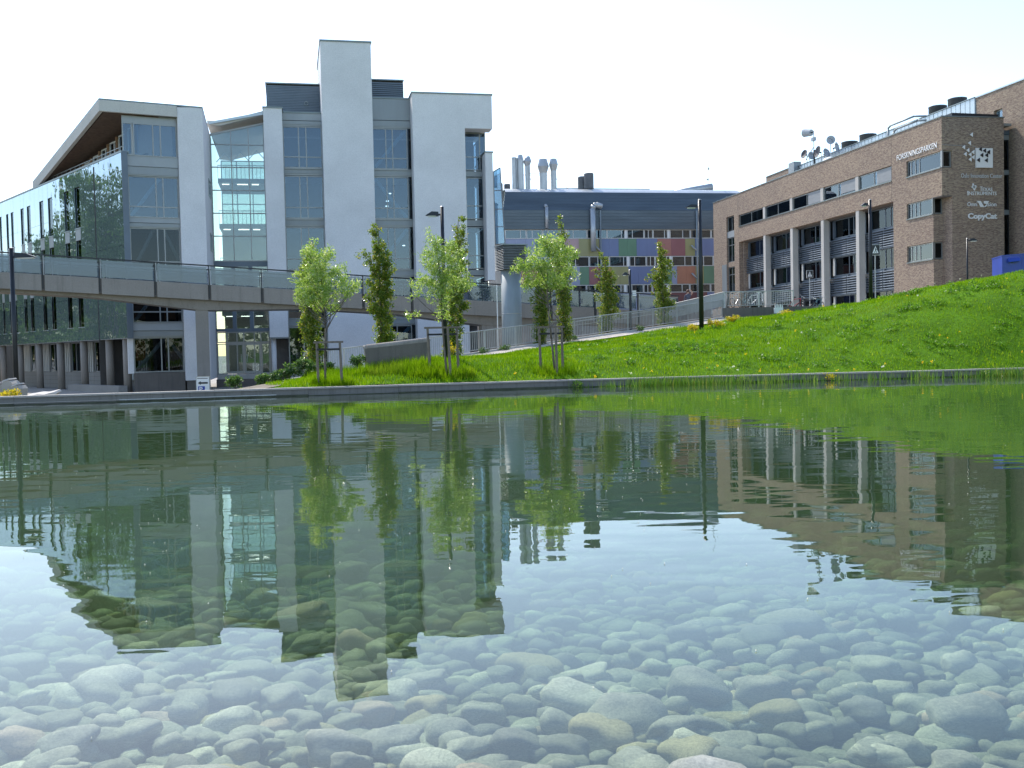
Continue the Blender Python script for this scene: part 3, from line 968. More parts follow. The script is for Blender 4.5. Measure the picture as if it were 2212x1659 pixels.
rows = [(15.40, 18.62), (11.60, 14.92), (7.72, 11.06), (4.00, 7.22), (0.25, 3.52)]
def bay(x0, x1, ms, top_z, top_mid, brace0, dark_right):
    for r, (za, zb) in enumerate(rows):
        xr = x1 - (0.26 if dark_right else 0)
        m_ = [x0 + (x1 - x0) * f for f in ms]
        window(wb, WF, x0, xr, 1.50, za + 0.05, zb - 0.05, m_, [za + 0.88] if r < 4 else [], 'glass')
        if dark_right:
            piece('dark_pane', 'glass_dark', wb, WF, xr, x1, 1.53, 1.56, za + 0.05, zb - 0.05)
        if brace0 is not None:
            up = (r + brace0) % 2 == 0
            a, b = (x0 + 0.1, za + 0.1), (x1 - 0.35, zb - 0.1)
            if not up: a, b = (x0 + 0.1, zb - 0.1), (x1 - 0.35, za + 0.1)
            MB(WF).cyl((a[0], 1.82, a[1]), (b[0], 1.82, b[1]), 0.15, n=6).build('diagonal_brace', 'brace', wb)
        zlow = rows[r + 1][1] if r + 1 < len(rows) else -0.95
        piece('spandrel', 'panel_grey', wb, WF, x0, x1, 1.44, 1.64, zlow + 0.10, za - 0.05)
        piece('sill', 'frame_grey', wb, WF, x0, x1, 1.36, 1.46, za - 0.05, za + 0.03)
        piece('head_rail', 'frame_grey', wb, WF, x0, x1, 1.48, 1.62, zlow - 0.02, zlow + 0.10)
    piece('head_rail', 'frame_grey', wb, WF, x0, x1, 1.48, 1.62, rows[0][1] - 0.03, rows[0][1] + 0.08)
    piece('spandrel', 'panel_grey', wb, WF, x0, x1, 1.44, 1.64, rows[0][1] + 0.08, top_mid)
    piece('spandrel', 'panel_grey_light' if top_z < 20 else 'panel_grey', wb, WF, x0, x1, 1.42, 1.66, top_mid + 0.04, top_z)
    piece('parapet_cap', 'metal_cap', wb, WF, x0, x1, 1.36, 1.9, top_z, top_z + 0.09)
bay(-4.45, -1.54, (0.40, 0.59), 19.55, 18.97, None, False)
bay(2.20, 5.20, (0.36, 0.53), 20.82, 19.15, 0, True)
for r, (za, zb) in enumerate(rows[:4]):
    zb2 = 18.40 if r == 0 else zb
    window(wb, WF, 9.21, 11.05, 1.50, za + 0.05, zb2 - 0.02, [10.60] if r == 0 else [9.45], [za + 1.1], 'glass')
    zlow = rows[r + 1][1]
    piece('spandrel', 'panel_grey', wb, WF, 9.21, 11.05, 1.44, 1.64, zlow + 0.05, za - 0.02)
    window(wb, Frame(WF.w(11.05, 1.62, 0), 12 + 90), 0.0, 5.0, -0.02, za + 0.05, zb2 - 0.02, [1.6, 3.2], [za + 1.1], 'glass')
    piece('spandrel', 'panel_grey', wb, WF, 10.85, 11.07, 1.66, 6.6, zlow + 0.05, za - 0.02)
for za, zb in rows:
    for x0, x1 in ((-4.44, -1.55), (2.21, 5.19), (5.3, 10.8)):
        piece('floor_slab', 'interior_pale', wb, WF, x0, x1, 1.7, 5.9, za - 0.45, za - 0.06)
for x0, x1 in ((-4.44, -1.55), (2.21, 5.19), (5.2, 10.9)):
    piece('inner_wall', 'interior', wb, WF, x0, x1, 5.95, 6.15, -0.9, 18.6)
    piece('roof_deck', 'panel_grey', wb, WF, x0, x1, 1.7, 7.4, 18.66, 18.95)
for xi, zi in ((3.6, 13.9), (3.4, 13.3), (3.35, 12.9), (4.6, 9.8)):
    piece('ceiling_lamp', 'tube_light', wb, WF, xi, xi + 0.2, 3.6, 3.8, zi, zi + 0.06)
# roof plant room with louvred sides
for x0, x1, zt in ((-5.58, -1.56, 22.2), (2.21, 4.90, 22.72)):
    pr = MB(WF).box(x0 + 0.06, x1, 3.58, 10, 18.9, zt - 0.02).build('plant_room', 'interior_dark', wb)
    n = 19
    for i in range(n):
        z = 19.75 + (zt - 19.85) * i / n
        subpiece('louvre_slat', 'slat_blue', pr, WF, x0, x1, 3.45, 3.56, z, z + 0.105)
        if x0 < 0: subpiece('louvre_slat', 'slat_blue', pr, WF, x0 - 0.02, x0 + 0.05, 3.57, 9.9, z, z + 0.105)
        else: subpiece('louvre_slat', 'slat_blue', pr, WF, x1 + 0.003, x1 + 0.07, 3.57, 9.9, z, z + 0.105)
    subpiece('roof_cap', 'metal_cap', pr, WF, x0 - 0.08, x1 + 0.1, 3.40, 10.05, zt, zt + 0.10)
mb = MB(WF)
for i in range(12):
    a0, a1 = i * math.pi / 6, (i + 1) * math.pi / 6
    mb.cyl((-2.6 + 0.14 * math.cos(a0), 3.40, 20.75 + 0.14 * math.sin(a0)), (-2.6 + 0.14 * math.cos(a1), 3.40, 20.75 + 0.14 * math.sin(a1)), 0.03, n=5)
mb.build('round_vent', 'galvanised_pale', wb)
MB(WF).lathe((6.75, 3.5, 21.06), [(0.26, 0), (0.26, 0.42), (0.29, 0.42), (0.29, 0.62), (0.2, 0.68)]).build('roof_vent', 'galvanised_pale', wb, True)
# recessed entrance corner under the slab
piece('recess_wall', 'concrete_dark', wb, WF, -5.79, -1.6, 2.2, 2.5, -0.95, 2.9)
piece('recess_soffit', 'panel_grey', wb, WF, -5.79, -4.46, 0.02, 2.2, 2.60, 2.695)
MB(WF).cyl((-5.55, 0.6, -0.95), (-5.55, 0.6, 2.6), 0.19, n=16).build('round_column', 'white_render', wb, True)

# ================================================================== GLASS ATRIUM
at = thing('glass_atrium', WF.w(-7.6, 1.5, -0.9), 'tall glazed atrium with a tilted roof between the two office blocks', 'building')
vx = [-9.72, -8.24, -6.97, -5.83]
hz = [8.47, 10.32, 12.02, 13.72, 15.43, 17.11]
roofz = lambda x: 17.80 + (x + 9.72) * 0.235
mb = MB(WF)
for x in vx[:-1] + [-5.86]:
    mb.box(x - 0.035, x + 0.035, 1.46, 1.60, -0.9, roofz(x))
for z in hz:
    mb.box(vx[0], vx[-1], 1.465, 1.595, z - 0.035, z + 0.035)
mb.hexa([(vx[0], 1.45, roofz(vx[0]) - 0.06), (vx[-1], 1.45, roofz(vx[-1]) - 0.06), (vx[-1], 1.61, roofz(vx[-1]) - 0.06), (vx[0], 1.61, roofz(vx[0]) - 0.06)],
        [(vx[0], 1.45, roofz(vx[0]) + 0.08), (vx[-1], 1.45, roofz(vx[-1]) + 0.08), (vx[-1], 1.61, roofz(vx[-1]) + 0.08), (vx[0], 1.61, roofz(vx[0]) + 0.08)])
cw = mb.build('curtain_wall', 'frame_grey', at)
for i in range(3):
    a, b = vx[i] + 0.035, vx[i + 1] - 0.035
    for k in range(len(hz) - 1):
        subpiece('pane', 'glass_atrium', cw, WF, a, b, 1.52, 1.54, hz[k] + 0.035, hz[k + 1] - 0.035)
    MB(WF).hexa([(a, 1.52, hz[-1] + 0.035), (b, 1.52, hz[-1] + 0.035), (b, 1.54, hz[-1] + 0.035), (a, 1.54, hz[-1] + 0.035)],
                [(a, 1.52, roofz(a) - 0.06), (b, 1.52, roofz(b) - 0.06), (b, 1.54, roofz(b) - 0.06), (a, 1.54, roofz(a) - 0.06)]).build('pane', 'glass_atrium', cw)
piece('floor_beam', 'slat_blue', at, WF, vx[0], vx[-1], 1.42, 1.66, 8.05, 8.42)
piece('floor_beam', 'slat_blue', at, WF, vx[0], vx[-1], 1.42, 1.66, 4.86, 5.25)
piece('floor_beam', 'slat_blue', at, WF, vx[0], vx[-1], 1.42, 1.66, 3.18, 3.42)
for x in (-8.36, -7.12):
    piece('wide_post', 'slat_blue', at, WF, x - 0.14, x + 0.14, 1.44, 1.64, 3.42, 8.05)
for a, b in ((-9.65, -8.5), (-8.22, -7.26), (-6.98, -5.9)):
    piece('pane', 'glass_atrium', at, WF, a, b, 1.52, 1.54, 3.43, 4.85)
    piece('pane', 'glass_atrium', at, WF, a, b, 1.52, 1.54, 5.26, 8.04)
window(at, WF, -9.70, -5.85, 1.48, 2.35, 3.17, [-8.95, -7.74, -6.50], [], 'glass_atrium')
window(at, WF, -9.70, -8.98, 1.48, 0.0, 2.32, [], [], 'glass_atrium')
for a, b in ((-8.95, -7.76), (-7.72, -6.52)):
    d_ = MB(WF)
    d_.box(a, a + 0.11, 1.45, 1.55, 0.05, 2.32); d_.box(b - 0.11, b, 1.45, 1.55, 0.05, 2.32)
    d_.box(a + 0.11, b - 0.11, 1.45, 1.55, 2.18, 2.32); d_.box(a + 0.11, b - 0.11, 1.45, 1.55, 0.05, 0.22)
    dd = d_.build('door', 'frame_grey', at)
    subpiece('pane', 'glass_atrium', dd, WF, a + 0.11, b - 0.11, 1.49, 1.51, 0.22, 2.18)
    MB(WF).cyl((b - 0.2 if a < -8 else a + 0.2, 1.38, 0.9), (b - 0.2 if a < -8 else a + 0.2, 1.38, 1.5), 0.02, n=6).build('door_handle', 'steel', dd)
window(at, WF, -6.48, -5.85, 1.48, 0.0, 2.32, [], [], 'glass_atrium')
piece('threshold', 'concrete_light', at, WF, -9.7, -5.8, 0.9, 1.7, -0.35, 0.0)
piece('step', 'concrete_dark', at, WF, -9.72, -5.7, 0.1, 0.9, -0.95, -0.35)
# tilted roof and fascia
fp = [(-9.85, 18.05, 18.72), (-8.90, 18.22, 18.66), (-5.80, 19.0, 19.52)]
mb = MB(WF)
for i in range(2):
    (xa, la, ta), (xb, lb, tb) = fp[i], fp[i + 1]
    mb.hexa([(xa, 0.8, ta - 0.30), (xb, 0.8, tb - 0.30), (xb, 15, tb - 0.30), (xa, 15, ta - 0.30)], [(xa, 0.8, ta), (xb, 0.8, tb), (xb, 15, tb), (xa, 15, ta)])
mb.build('roof_edge', 'fascia', at)
MB(WF).hexa([(-9.7, 0.62, 18.40), (-5.81, 0.62, 19.20), (-5.81, 0.80, 19.20), (-9.7, 0.80, 18.40)], [(-9.7, 0.62, 18.58), (-5.81, 0.62, 19.40), (-5.81, 0.80, 19.40), (-9.7, 0.80, 18.58)]).build('gutter', 'zinc', at)
for z in (4.95, 8.15, 11.9, 15.5):
    g = piece('gallery', 'panel_grey', at, WF, -9.6, -5.9, 7.0, 13.0, z - 0.35, z)
    mb = MB(WF)
    mb.box(-9.6, -5.9, 6.95, 6.99, z + 1.0, z + 1.06)
    for k in range(13): mb.box(-9.6 + k * 0.3, -9.57 + k * 0.3, 6.95, 6.98, z, z + 1.0)
    mb.build('gallery_railing', 'frame_grey', at)
    for k in range(3):
        piece('ceiling_lamp', 'tube_light', at, WF, -9.3 + k * 1.15, -8.75 + k * 1.15 + 0.3 * (k % 2), 7.4, 7.46, z - 0.43, z - 0.39)
piece('back_wall', 'interior_pale', at, WF, -9.75, -5.8, 13.0, 13.2, -0.9, 12.5)
window(at, WF, -9.7, -5.85, 13.0, 12.55, 18.0, [-8.4, -7.1], [14.3, 16.1], 'glass_atrium')
for k in range(6):
    x0 = -9.6 + k * 0.62
    MB(WF).cyl((x0, 6.0 - k * 0.3, 16.6 + (k % 2) * 0.7), (x0 + 0.62, 6.0 - k * 0.3, 17.3 - (k % 2) * 0.7), 0.035, n=5).build('roof_truss_bar', 'frame_pale', at)
piece('hall_floor', 'interior', at, WF, -9.7, -5.8, 1.7, 13, -0.4, -0.02)

# ================================================================== LEFT OFFICE BLOCK (mirror glass, tilted roof)
LF = Frame((-25.48, 69.0, 0), 25)          # front face
LG = Frame((-25.48, 69.0, 0), -49)         # glass face; x runs from -33 (far) to 0 (corner)
lb = thing('office_building', (-25.48, 69.0, -0.9), 'office block clad in mirror glass under a tilted overhanging roof', 'building')
sideback = WF.w(-9.75, 3.0)
def wxy(p, z): return (p.x, p.y, z)
C1 = LF.w(5.28, 0); C1i = LF.w(3.62, 0)
# white end slab: front face and the side wall that runs back along the atrium
k1 = WF.w(-9.75, 3.0); k0 = WF.w(-9.75 - 1.2, 3.4); k2 = LF.w(3.62, 3.0)
mb = MB()
base = [C1i, C1, k1, k0, k2]
mb.hexa([wxy(p, -0.22) for p in base], [wxy(C1i, 18.25), wxy(C1, 18.36), wxy(k1, 17.72), wxy(k0, 17.72), wxy(k2, 18.0)])
es = mb.build('end_slab', 'white_render', lb)
mb = MB(); q = [LF.w(3.72, 0.12), LF.w(5.12, 0.12), LF.w(5.12, 2.6), LF.w(3.72, 2.6)]
mb.hexa([wxy(p, -0.95) for p in q], [wxy(p, -0.22) for p in q])
mb.build('plinth', 'concrete_dark', lb)
for z in (5.0, 9.0, 12.9):          # narrow slots in the side wall
    a, b = WF.w(-9.75, -1.2), WF.w(-9.75, 0.6)
    fr = Frame(WF.w(-9.735, -1.4, 0), 12 + 90)
    window(lb, fr, 0.0, 1.9, -0.03, z, z + 1.25, [0.95], [], 'glass_dark', d=0.06)
# front windows
lrows = [(14.90, 17.10), (10.80, 13.58), (7.12, 10.12), (3.74, 6.50), (0.40, 2.76)]
for r, (za, zb) in enumerate(lrows):
    x0, x1 = (0.78 if r == 0 else 0.36), 3.60
    ms = [x0 + (x1 - x0) * 0.45, x0 + (x1 - x0) * 0.62] if r == 0 else [x0 + (x1 - x0) * 0.55, x0 + (x1 - x0) * 0.69]
    window(lb, LF, x0, x1, 0.42, za, zb, ms, [za + 0.74] if r in (1, 2, 3) else [], 'glass_dark' if r > 1 else 'glass')
    zt = lrows[r - 1][0] if r else None
    if r:
        zmid = zb + (zt - zb) * 0.45
        piece('spandrel', 'panel_grey_light', lb, LF, 0.36, 3.61, 0.22, 0.5, zmid + 0.02, zt - 0.03)
        piece('spandrel', 'panel_grey', lb, LF, 0.36, 3.61, 0.28, 0.5, zb + 0.08, zmid)
        piece('sill', 'frame_grey', lb, LF, 0.36, 3.61, 0.18, 0.3, zt - 0.03, zt + 0.03)
        piece('head_rail', 'frame_grey', lb, LF, 0.36, 3.61, 0.32, 0.5, zb, zb + 0.08)
    if r:
        up = r in (1, 3, 4)
        a, b = ((0.5, za + 0.1), (2.4, zb - 0.1)) if up else ((0.5, za + 0.1), (1.9, zb - 0.1))
        MB(LF).cyl((a[0], 0.75, a[1]), (b[0], 0.75, b[1]), 0.13, n=6).build('diagonal_brace', 'brace', lb)
        if r in (2, 4): MB(LF).cyl((2.6, 0.75, zb - 0.1), (3.5, 0.75, za + 0.9), 0.11, n=6).build('diagonal_brace', 'brace', lb)
    piece('floor_slab', 'interior_pale', lb, LF, 0.4, 3.6, 0.6, 5.0, za - 0.5, za - 0.1)
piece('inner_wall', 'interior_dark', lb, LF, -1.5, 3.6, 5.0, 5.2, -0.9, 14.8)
for z, x in ((1.2, 0.7), (4.0, 0.6), (4.0, 2.6)):
    piece('orange_panel', 'orange_wall', lb, LF, x, x + 0.75, 2.2, 2.3, z, z + 1.4)
piece('base_wall', 'concrete_dark', lb, LF, 0.36, 3.61, 0.25, 0.55, -0.95, 0.37)
piece('white_pier', 'white_render', lb, LF, 0.0, 0.34, 0.3, 0.7, 0.35, 2.72)
piece('corner_post', 'slat_blue', lb, LF, -0.02, 0.35, -0.02, 0.5, 2.70, 15.12)
# side window at the corner of the top floor
window(lb, LF, 0.10, 0.74, 0.42, 14.95, 17.10, [], [], 'glass')
# mirror glass facade: separate panels, slit windows and their spandrels
slits = [(8.30, 9.36), (10.66, 11.68), (14.38, 15.43), (16.56, 17.54), (19.84, 20.79), (21.62, 22.50), (24.5, 25.25), (25.95, 26.62), (28.0, 28.67), (29.9, 30.5)]
edges = [0.05]
segs = []
cur = 0.05
for a, b in slits + [(33.5, 33.5)]:
    n = max(1, round((a - cur) / 1.04))
    for i in range(n): segs.append((cur + (a - cur) * i / n, cur + (a - cur) * (i + 1) / n, False))
    if b > a: segs.append((a, b, True))
    cur = b
zj = [2.74, 5.80, 8.92, 12.02, 15.02]
gl = MB(LG).box(-33.5, -0.06, 0.10, 0.30, 2.76, 15.0).build('facade_backing', 'interior_dark', lb)
for a, b, slit in segs:
    if not slit:
        for k in range(4):
            o = subpiece('glass_panel', 'glass_mirror', gl, LG, -b + 0.008, -a - 0.008, -0.02, 0.02, zj[k] + 0.008, zj[k + 1] - 0.008)
            o.rotation_euler = (random.gauss(0, 0.002), 0, LG.a + random.gauss(0, 0.002))
    else:
        subpiece('glass_panel', 'glass_mirror', gl, LG, -b + 0.008, -a - 0.008, -0.02, 0.02, 13.85, 15.01)
        subpiece('glass_panel', 'glass_mirror', gl, LG, -b + 0.008, -a - 0.008, -0.02, 0.02, 2.75, 3.68)
        for z0, z1 in ((10.90, 13.83), (7.32, 10.0), (3.72, 6.4)):
            subpiece('slit_window', 'glass_dark', gl, LG, -b + 0.02, -a - 0.02, 0.06, 0.09, z0 + 0.03, z1 - 0.03)
            subpiece('slit_sill', 'zinc', gl, LG, -b - 0.02, -a + 0.02, -0.08, 0.06, z0 - 0.05, z0)
        for z0, z1 in ((10.02, 10.84), (6.42, 7.26)):
            subpiece('spandrel', 'panel_grey_light', gl, LG, -b + 0.01, -a - 0.01, -0.03, 0.02, z0, z1)
piece('parapet_cap', 'metal_cap', lb, LG, -33.5, 0.02, -0.06, 0.5, 15.02, 15.14)
# terrace railing, set-back top floor, timber soffit
mb = MB(LG)
for i in range(19): mb.box(-19 + i, -18.97 + i, 0.30, 0.33, 15.14, 15.55)
mb.box(-19.2, -0.6, 0.30, 0.33, 15.52, 15.56)
mb.build('terrace_railing', 'frame_grey', lb)
for i in range(9):
    x1 = -0.35 - i * 1.7
    zt = 17.05 - i * 0.22
    if zt < 15.5: break
    window(lb, LG, x1 - 1.62, x1, 1.2, 15.2, zt, [x1 - 0.8], [], 'glass', 'frame_pale', 0.10)
piece('set_back_wall', 'wood_cladding', lb, LG, -20, -0.3, 1.75, 1.9, 15.0, 15.2)
for i in range(10):
    piece('timber_post', 'orange_wood', lb, LG, -0.45 - i * 1.7, -0.33 - i * 1.7, 1.05, 1.18, 15.15, 17.2 - i * 0.22)
A = LF.w(-1.3, -0.05); B = LG.w(-19.6, 0.15); Cq = LF.w(5.30, -0.02); D = k1
E0 = LG.w(-19.6, 12.0)
mb = MB()
top = [wxy(A, 18.45), wxy(Cq, 18.40), wxy(D, 17.78), wxy(E0, 15.6), wxy(B, 15.75)]
mb.hexa([(p[0], p[1], p[2] - 0.10) for p in top], top)
rf = mb.build('roof', 'metal_cap', lb)
# fascia boards below the roof edge
def board(p, q, zp, zq, h, th, mat, name, par):
    p = Vector((p[0], p[1], 0)); q = Vector((q[0], q[1], 0)); nrm = Vector((-(q - p).y, (q - p).x, 0)).normalized() * th
    MB().hexa([(p.x, p.y, zp - h), (q.x, q.y, zq - h), (q.x + nrm.x, q.y + nrm.y, zq - h), (p.x + nrm.x, p.y + nrm.y, zp - h)],
              [(p.x, p.y, zp), (q.x, q.y, zq), (q.x + nrm.x, q.y + nrm.y, zq), (p.x + nrm.x, p.y + nrm.y, zp)]).build(name, mat, par)
Cs = LF.w(3.60, -0.04)
board(A, Cs, 18.345, 18.31, 0.72, 0.25, 'fascia', 'fascia_board', lb)
board(B, A + (B - A) * 0.0, 15.645, 18.345, 0.72, 0.25, 'fascia', 'fascia_board', lb)
mb = MB()
A2 = LF.w(-1.0, 0.25); B2 = LG.w(-19.2, 0.45); I1 = LG.w(-19.2, 2.2); I2 = LG.w(-0.3, 2.0); I3 = LF.w(3.55, 0.5)
mb.hexa([wxy(A2, 17.62), wxy(I3, 17.5), wxy(I2, 17.45), wxy(I1, 15.0), wxy(B2, 15.02)], [wxy(A2, 17.9), wxy(I3, 17.9), wxy(I2, 17.9), wxy(I1, 15.4), wxy(B2, 15.4)])
mb.build('soffit', 'wood_cladding', lb)
piece('top_wall', 'frame_grey', lb, LF, 0.1, 3.6, 0.44, 0.6, 17.1, 17.75)
# undercroft: round columns, recessed plinth with windows
for s_ in (1.2, 4.4, 9.6, 14.9, 20.2, 25.4, 30.5):
    MB(LG).cyl((-s_, 0.35, -0.95), (-s_, 0.35, 2.76), 0.27, n=16).build('round_column', 'concrete', lb, True)
for i in range(6):
    x0 = -33 + i * 5.3; x1 = x0 + 5.28
    piece('plinth_wall', 'plinth', lb, LG, x0, x1, 1.8, 2.05, -0.95, 0.36)
    for k in range(1, 4): piece('plinth_joint', 'concrete_dark', lb, LG, x0, x1, 1.793, 1.80, -0.95 + k * 0.33, -0.935 + k * 0.33)
    window(lb, LG, x0 + 0.1, x1 - 1.9, 1.85, 0.38, 2.7, [x0 + 1.2, x0 + 2.3], [], 'glass_dark', 'panel_grey')
    for k in range(4):
        piece('pale_fin', 'frame_pale', lb, LG, x1 - 1.75 + k * 0.42, x1 - 1.62 + k * 0.42, 1.83, 1.95, 0.38, 2.7)
    piece('panel', 'interior_dark', lb, LG, x1 - 1.88, x1 - 0.02, 1.97, 2.03, 0.38, 2.7)
piece('undercroft_soffit', 'panel_grey', lb, LG, -33.4, 0.0, 0.0, 2.0, 2.70, 2.75)
piece('undercroft_back', 'interior_dark', lb, LG, -52, -0.2, 4.6, 4.8, -0.9, 15.0)
piece('plinth_ramp', 'plinth', lb, LG, -10.5, -0.4, -0.6, 0.0, -0.95, -0.45)

# ================================================================== BRICK RESEARCH BLOCK
BF = Frame((34.19, 82.0, 0), 10.5)         # x: right along the sign face, y: back along the long face
bb = thing('brick_building', (34.19, 82.0, PLZ), 'brown brick office block with white lettering and louvred recessed bays', 'building')
TOP = 18.92
def wall(x0, x1, y0, y1, z0, z1, mat='brick', name='wall'):
    return MB(BF).box(x0, x1, y0, y1, z0, z1).build(name, mat, bb)
# long face, plane x = 0
wall(0, 0.45, 40.15, 41.5, PLZ, TOP)                 # pier left of the recess
wall(0, 0.45, 43.85, 48.0, PLZ, TOP)
wall(0, 0.45, 41.5, 43.85, 16.62, TOP)
wall(0, 0.45, 7.05, 40.15, 16.42, TOP)               # frieze
wall(0, 0.45, 7.25, 40.15, 13.30, 15.05)             # band between strip window and recess
wall(0, 0.45, 5.0, 7.05, PLZ, TOP)
wall(0, 0.45, 1.2, 5.0, PLZ, 7.85)
wall(0, 0.45, 1.2, 5.0, 9.25, 11.45)
wall(0, 0.45, 0.0, 5.0, 12.78, 14.95)
wall(0, 0.45, 0.0, 5.0, 16.30, TOP)
wall(0.0, 0.45, 7.05, 7.25, 13.30, 16.42)
# sign face, plane y = 0
wall(0.46, 5.45, 0.0, 0.45, 16.30, TOP)
wall(0.87, 5.45, 0.0, 0.45, PLZ, 16.30)
wall(0.46, 0.868, 0.0, 0.45, 12.78, 14.95)
wall(0.87, 1.3, 0.451, 1.65, PLZ, 12.77)             # notch return
wall(0.46, 0.868, 1.2, 1.65, PLZ, 7.85)
wall(0.46, 0.868, 1.2, 1.65, 9.25, 11.45)
wall(0.46, 5.44, 46.0, 48.0, PLZ, TOP - 0.002)       # far end
wall(5.0, 5.45, 0.452, 8.0, PLZ, TOP - 0.002)        # right flank
wall(0.46, 14, 47.0, 47.99, PLZ, TOP - 0.004)
piece('roof_deck', 'panel_grey', bb, BF, 0.47, 6.5, 0.5, 46.9, TOP - 0.5, TOP - 0.3)
piece('parapet_cap', 'metal_cap', bb, BF, -0.05, 0.5, -0.05, 48.05, TOP, TOP + 0.09)
piece('parapet_cap', 'metal_cap', bb, BF, 0.51, 5.5, -0.05, 0.5, TOP, TOP + 0.09)
MB(BF).hexa([(1.1, 0.3, TOP + 0.09), (5.2, 0.3, TOP + 0.09), (5.2, 3.0, TOP + 0.09), (1.1, 3.0, TOP + 0.09)], [(1.1, 0.3, TOP + 0.40), (5.2, 0.3, TOP + 0.34), (5.2, 3.0, TOP + 0.34), (1.1, 3.0, TOP + 0.40)]).build('roof_box', 'dark_metal', bb)
# movement joints in the brickwork
for y_ in (7.27, 40.3):
    piece('movement_joint', 'interior_dark', bb, BF, -0.004, 0.0, y_, y_ + 0.03, PLZ if y_ < 10 else 13.4, TOP)
# faces looking -x: a frame whose x runs towards the viewer (s decreasing), y into the building
LBF = Frame(BF.w(0, 0, 0), 10.5 - 90)
def lwin(s_hi, s_lo, y, z0, z1, ms=(), zs=(), glass='glass_dark', fmat='frame_grey'):
    return window(bb, LBF, -s_hi, -s_lo, y, z0, z1, [-v for v in ms], zs, glass, fmat)
# strip window with concrete posts and blinds
cols = [33.45, 26.8, 20.1, 13.4]
ends = [40.1] + cols + [7.3]
for i in range(5):
    hi = ends[i] - (0.0 if i == 0 else 0.55); lo = ends[i + 1] + 0.05
    mid = (hi + lo) / 2
    lwin(hi, lo, 0.14, 15.12, 16.38, [mid - 0.25, mid + 0.25] if i >= 3 else [mid], [], 'glass' if i >= 3 else 'glass_dark')
    if i in (0, 2): piece('window_blind', 'blind', bb, LBF, -hi + 0.1, -mid - 0.1, 0.30, 0.33, 15.3, 16.3)
    if i in (2, 3, 4): piece('window_blind', 'blind', bb, LBF, -mid + 0.35, -lo - 0.1, 0.10, 0.13, 15.2 + 0.1 * (i % 2), 16.33)
for c in cols:
    piece('window_post', 'concrete_light', bb, LBF, -c - 0.02, -c + 0.52, 0.02, 0.4, 15.05, 16.42)
piece('window_sill', 'metal_cap', bb, LBF, -40.1, -7.28, -0.06, 0.14, 15.04, 15.11)
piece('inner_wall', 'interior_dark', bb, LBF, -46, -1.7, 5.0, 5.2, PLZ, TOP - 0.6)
for z in (7.4, 11.0, 14.5):
    piece('floor_slab', 'interior', bb, LBF, -46, -1.7, 0.9, 5.0, z - 0.2, z + 0.2)
# recess: columns, window bands, louvre slats
for c in cols:
    MB(LBF).box(-c, -c + 0.55, 0.02, 0.62, PLZ, 13.30).build('column', 'concrete_light', bb)
piece('recess_head', 'concrete_dark', bb, LBF, -40.14, -7.06, 0.46, 1.3, 13.2, 13.31)
MB(LBF).box(-40.14, -39.8, 0.46, 1.4, PLZ, 13.2).build('recess_cheek', 'brick', bb)
MB(LBF).box(-7.2, -7.06, 0.46, 1.4, PLZ, 13.2).build('recess_cheek', 'brick', bb)
for i in range(5):
    hi = ends[i] - (0.35 if i == 0 else 0.6); lo = ends[i + 1] + 0.02
    mid = (hi + lo) / 2
    for z0, z1 in ((11.40, 13.18), (7.78, 9.58), (3.75, 5.86)):
        lwin(hi, lo, 1.0, z0, z1, [hi - 0.4, mid, mid - 0.9, mid - 1.5], [], 'glass_dark', 'slat_blue')
        piece('pale_jamb', 'frame_pale' if z0 < 11 else 'slat_blue', bb, LBF, -hi + 0.02, -hi + 0.36, 0.93, 0.99, z0 + 0.05, z1 - 0.05)
        if z0 > 11: piece('window_blind', 'blind', bb, LBF, -mid + 0.1, -lo - 0.06, 1.12, 1.15, z0 + 0.3, z1 - 0.1)
        if z0 > 11 and i in (1, 4): piece('window_blind', 'blind', bb, LBF, -hi + 0.45, -mid - 0.1, 1.12, 1.15, z0 + 0.15, z1 - 0.1)
    for z0, z1 in ((9.60, 11.38), (5.88, 7.76)):
        lb_ = MB(LBF).box(-hi, -lo, 1.02, 1.25, z0, z1).build('louvre_backing', 'slat_blue', bb)
        for a, b in ((hi, mid + 0.06), (mid - 0.06, lo)):
            for k in range(8):
                z = z0 + 0.06 + k * (z1 - z0 - 0.1) / 8
                o = subpiece('louvre_slat', 'slat_blue', lb_, LBF, -a, -b, 0.70, 0.86, z, z + 0.07)
                o.rotation_euler = (R(-24), 0, LBF.a)
        subpiece('louvre_post', 'slat_blue', lb_, LBF, -mid - 0.05, -mid + 0.05, 0.82, 1.0, z0, z1)
        subpiece('louvre_rail', 'slat_blue', lb_, LBF, -hi, -lo, 0.72, 1.02, z0 - 0.02, z0 + 0.04)
# narrow stair windows and door at the far end
lwin(43.8, 41.55, 0.2, 14.85, 16.60, [42.6], [])
lwin(43.8, 41.55, 0.2, 11.2, 14.1, [42.7], [13.2])
lwin(43.8, 41.55, 0.2, 7.6, 10.6, [42.7], [9.7])
piece('stair_panel', 'panel_grey_light', bb, LBF, -43.82, -41.53, 0.1, 0.4, 14.12, 14.83)
piece('stair_panel', 'brick', bb, LBF, -43.82, -41.53, 0.1, 0.4, 10.62, 11.18)
piece('stair_panel', 'brick', bb, LBF, -43.82, -41.53, 0.1, 0.4, PLZ, 7.58)
piece('service_door', 'panel_grey', bb, LBF, -45.3, -43.9, -0.05, 0.05, PLZ, 11.0)
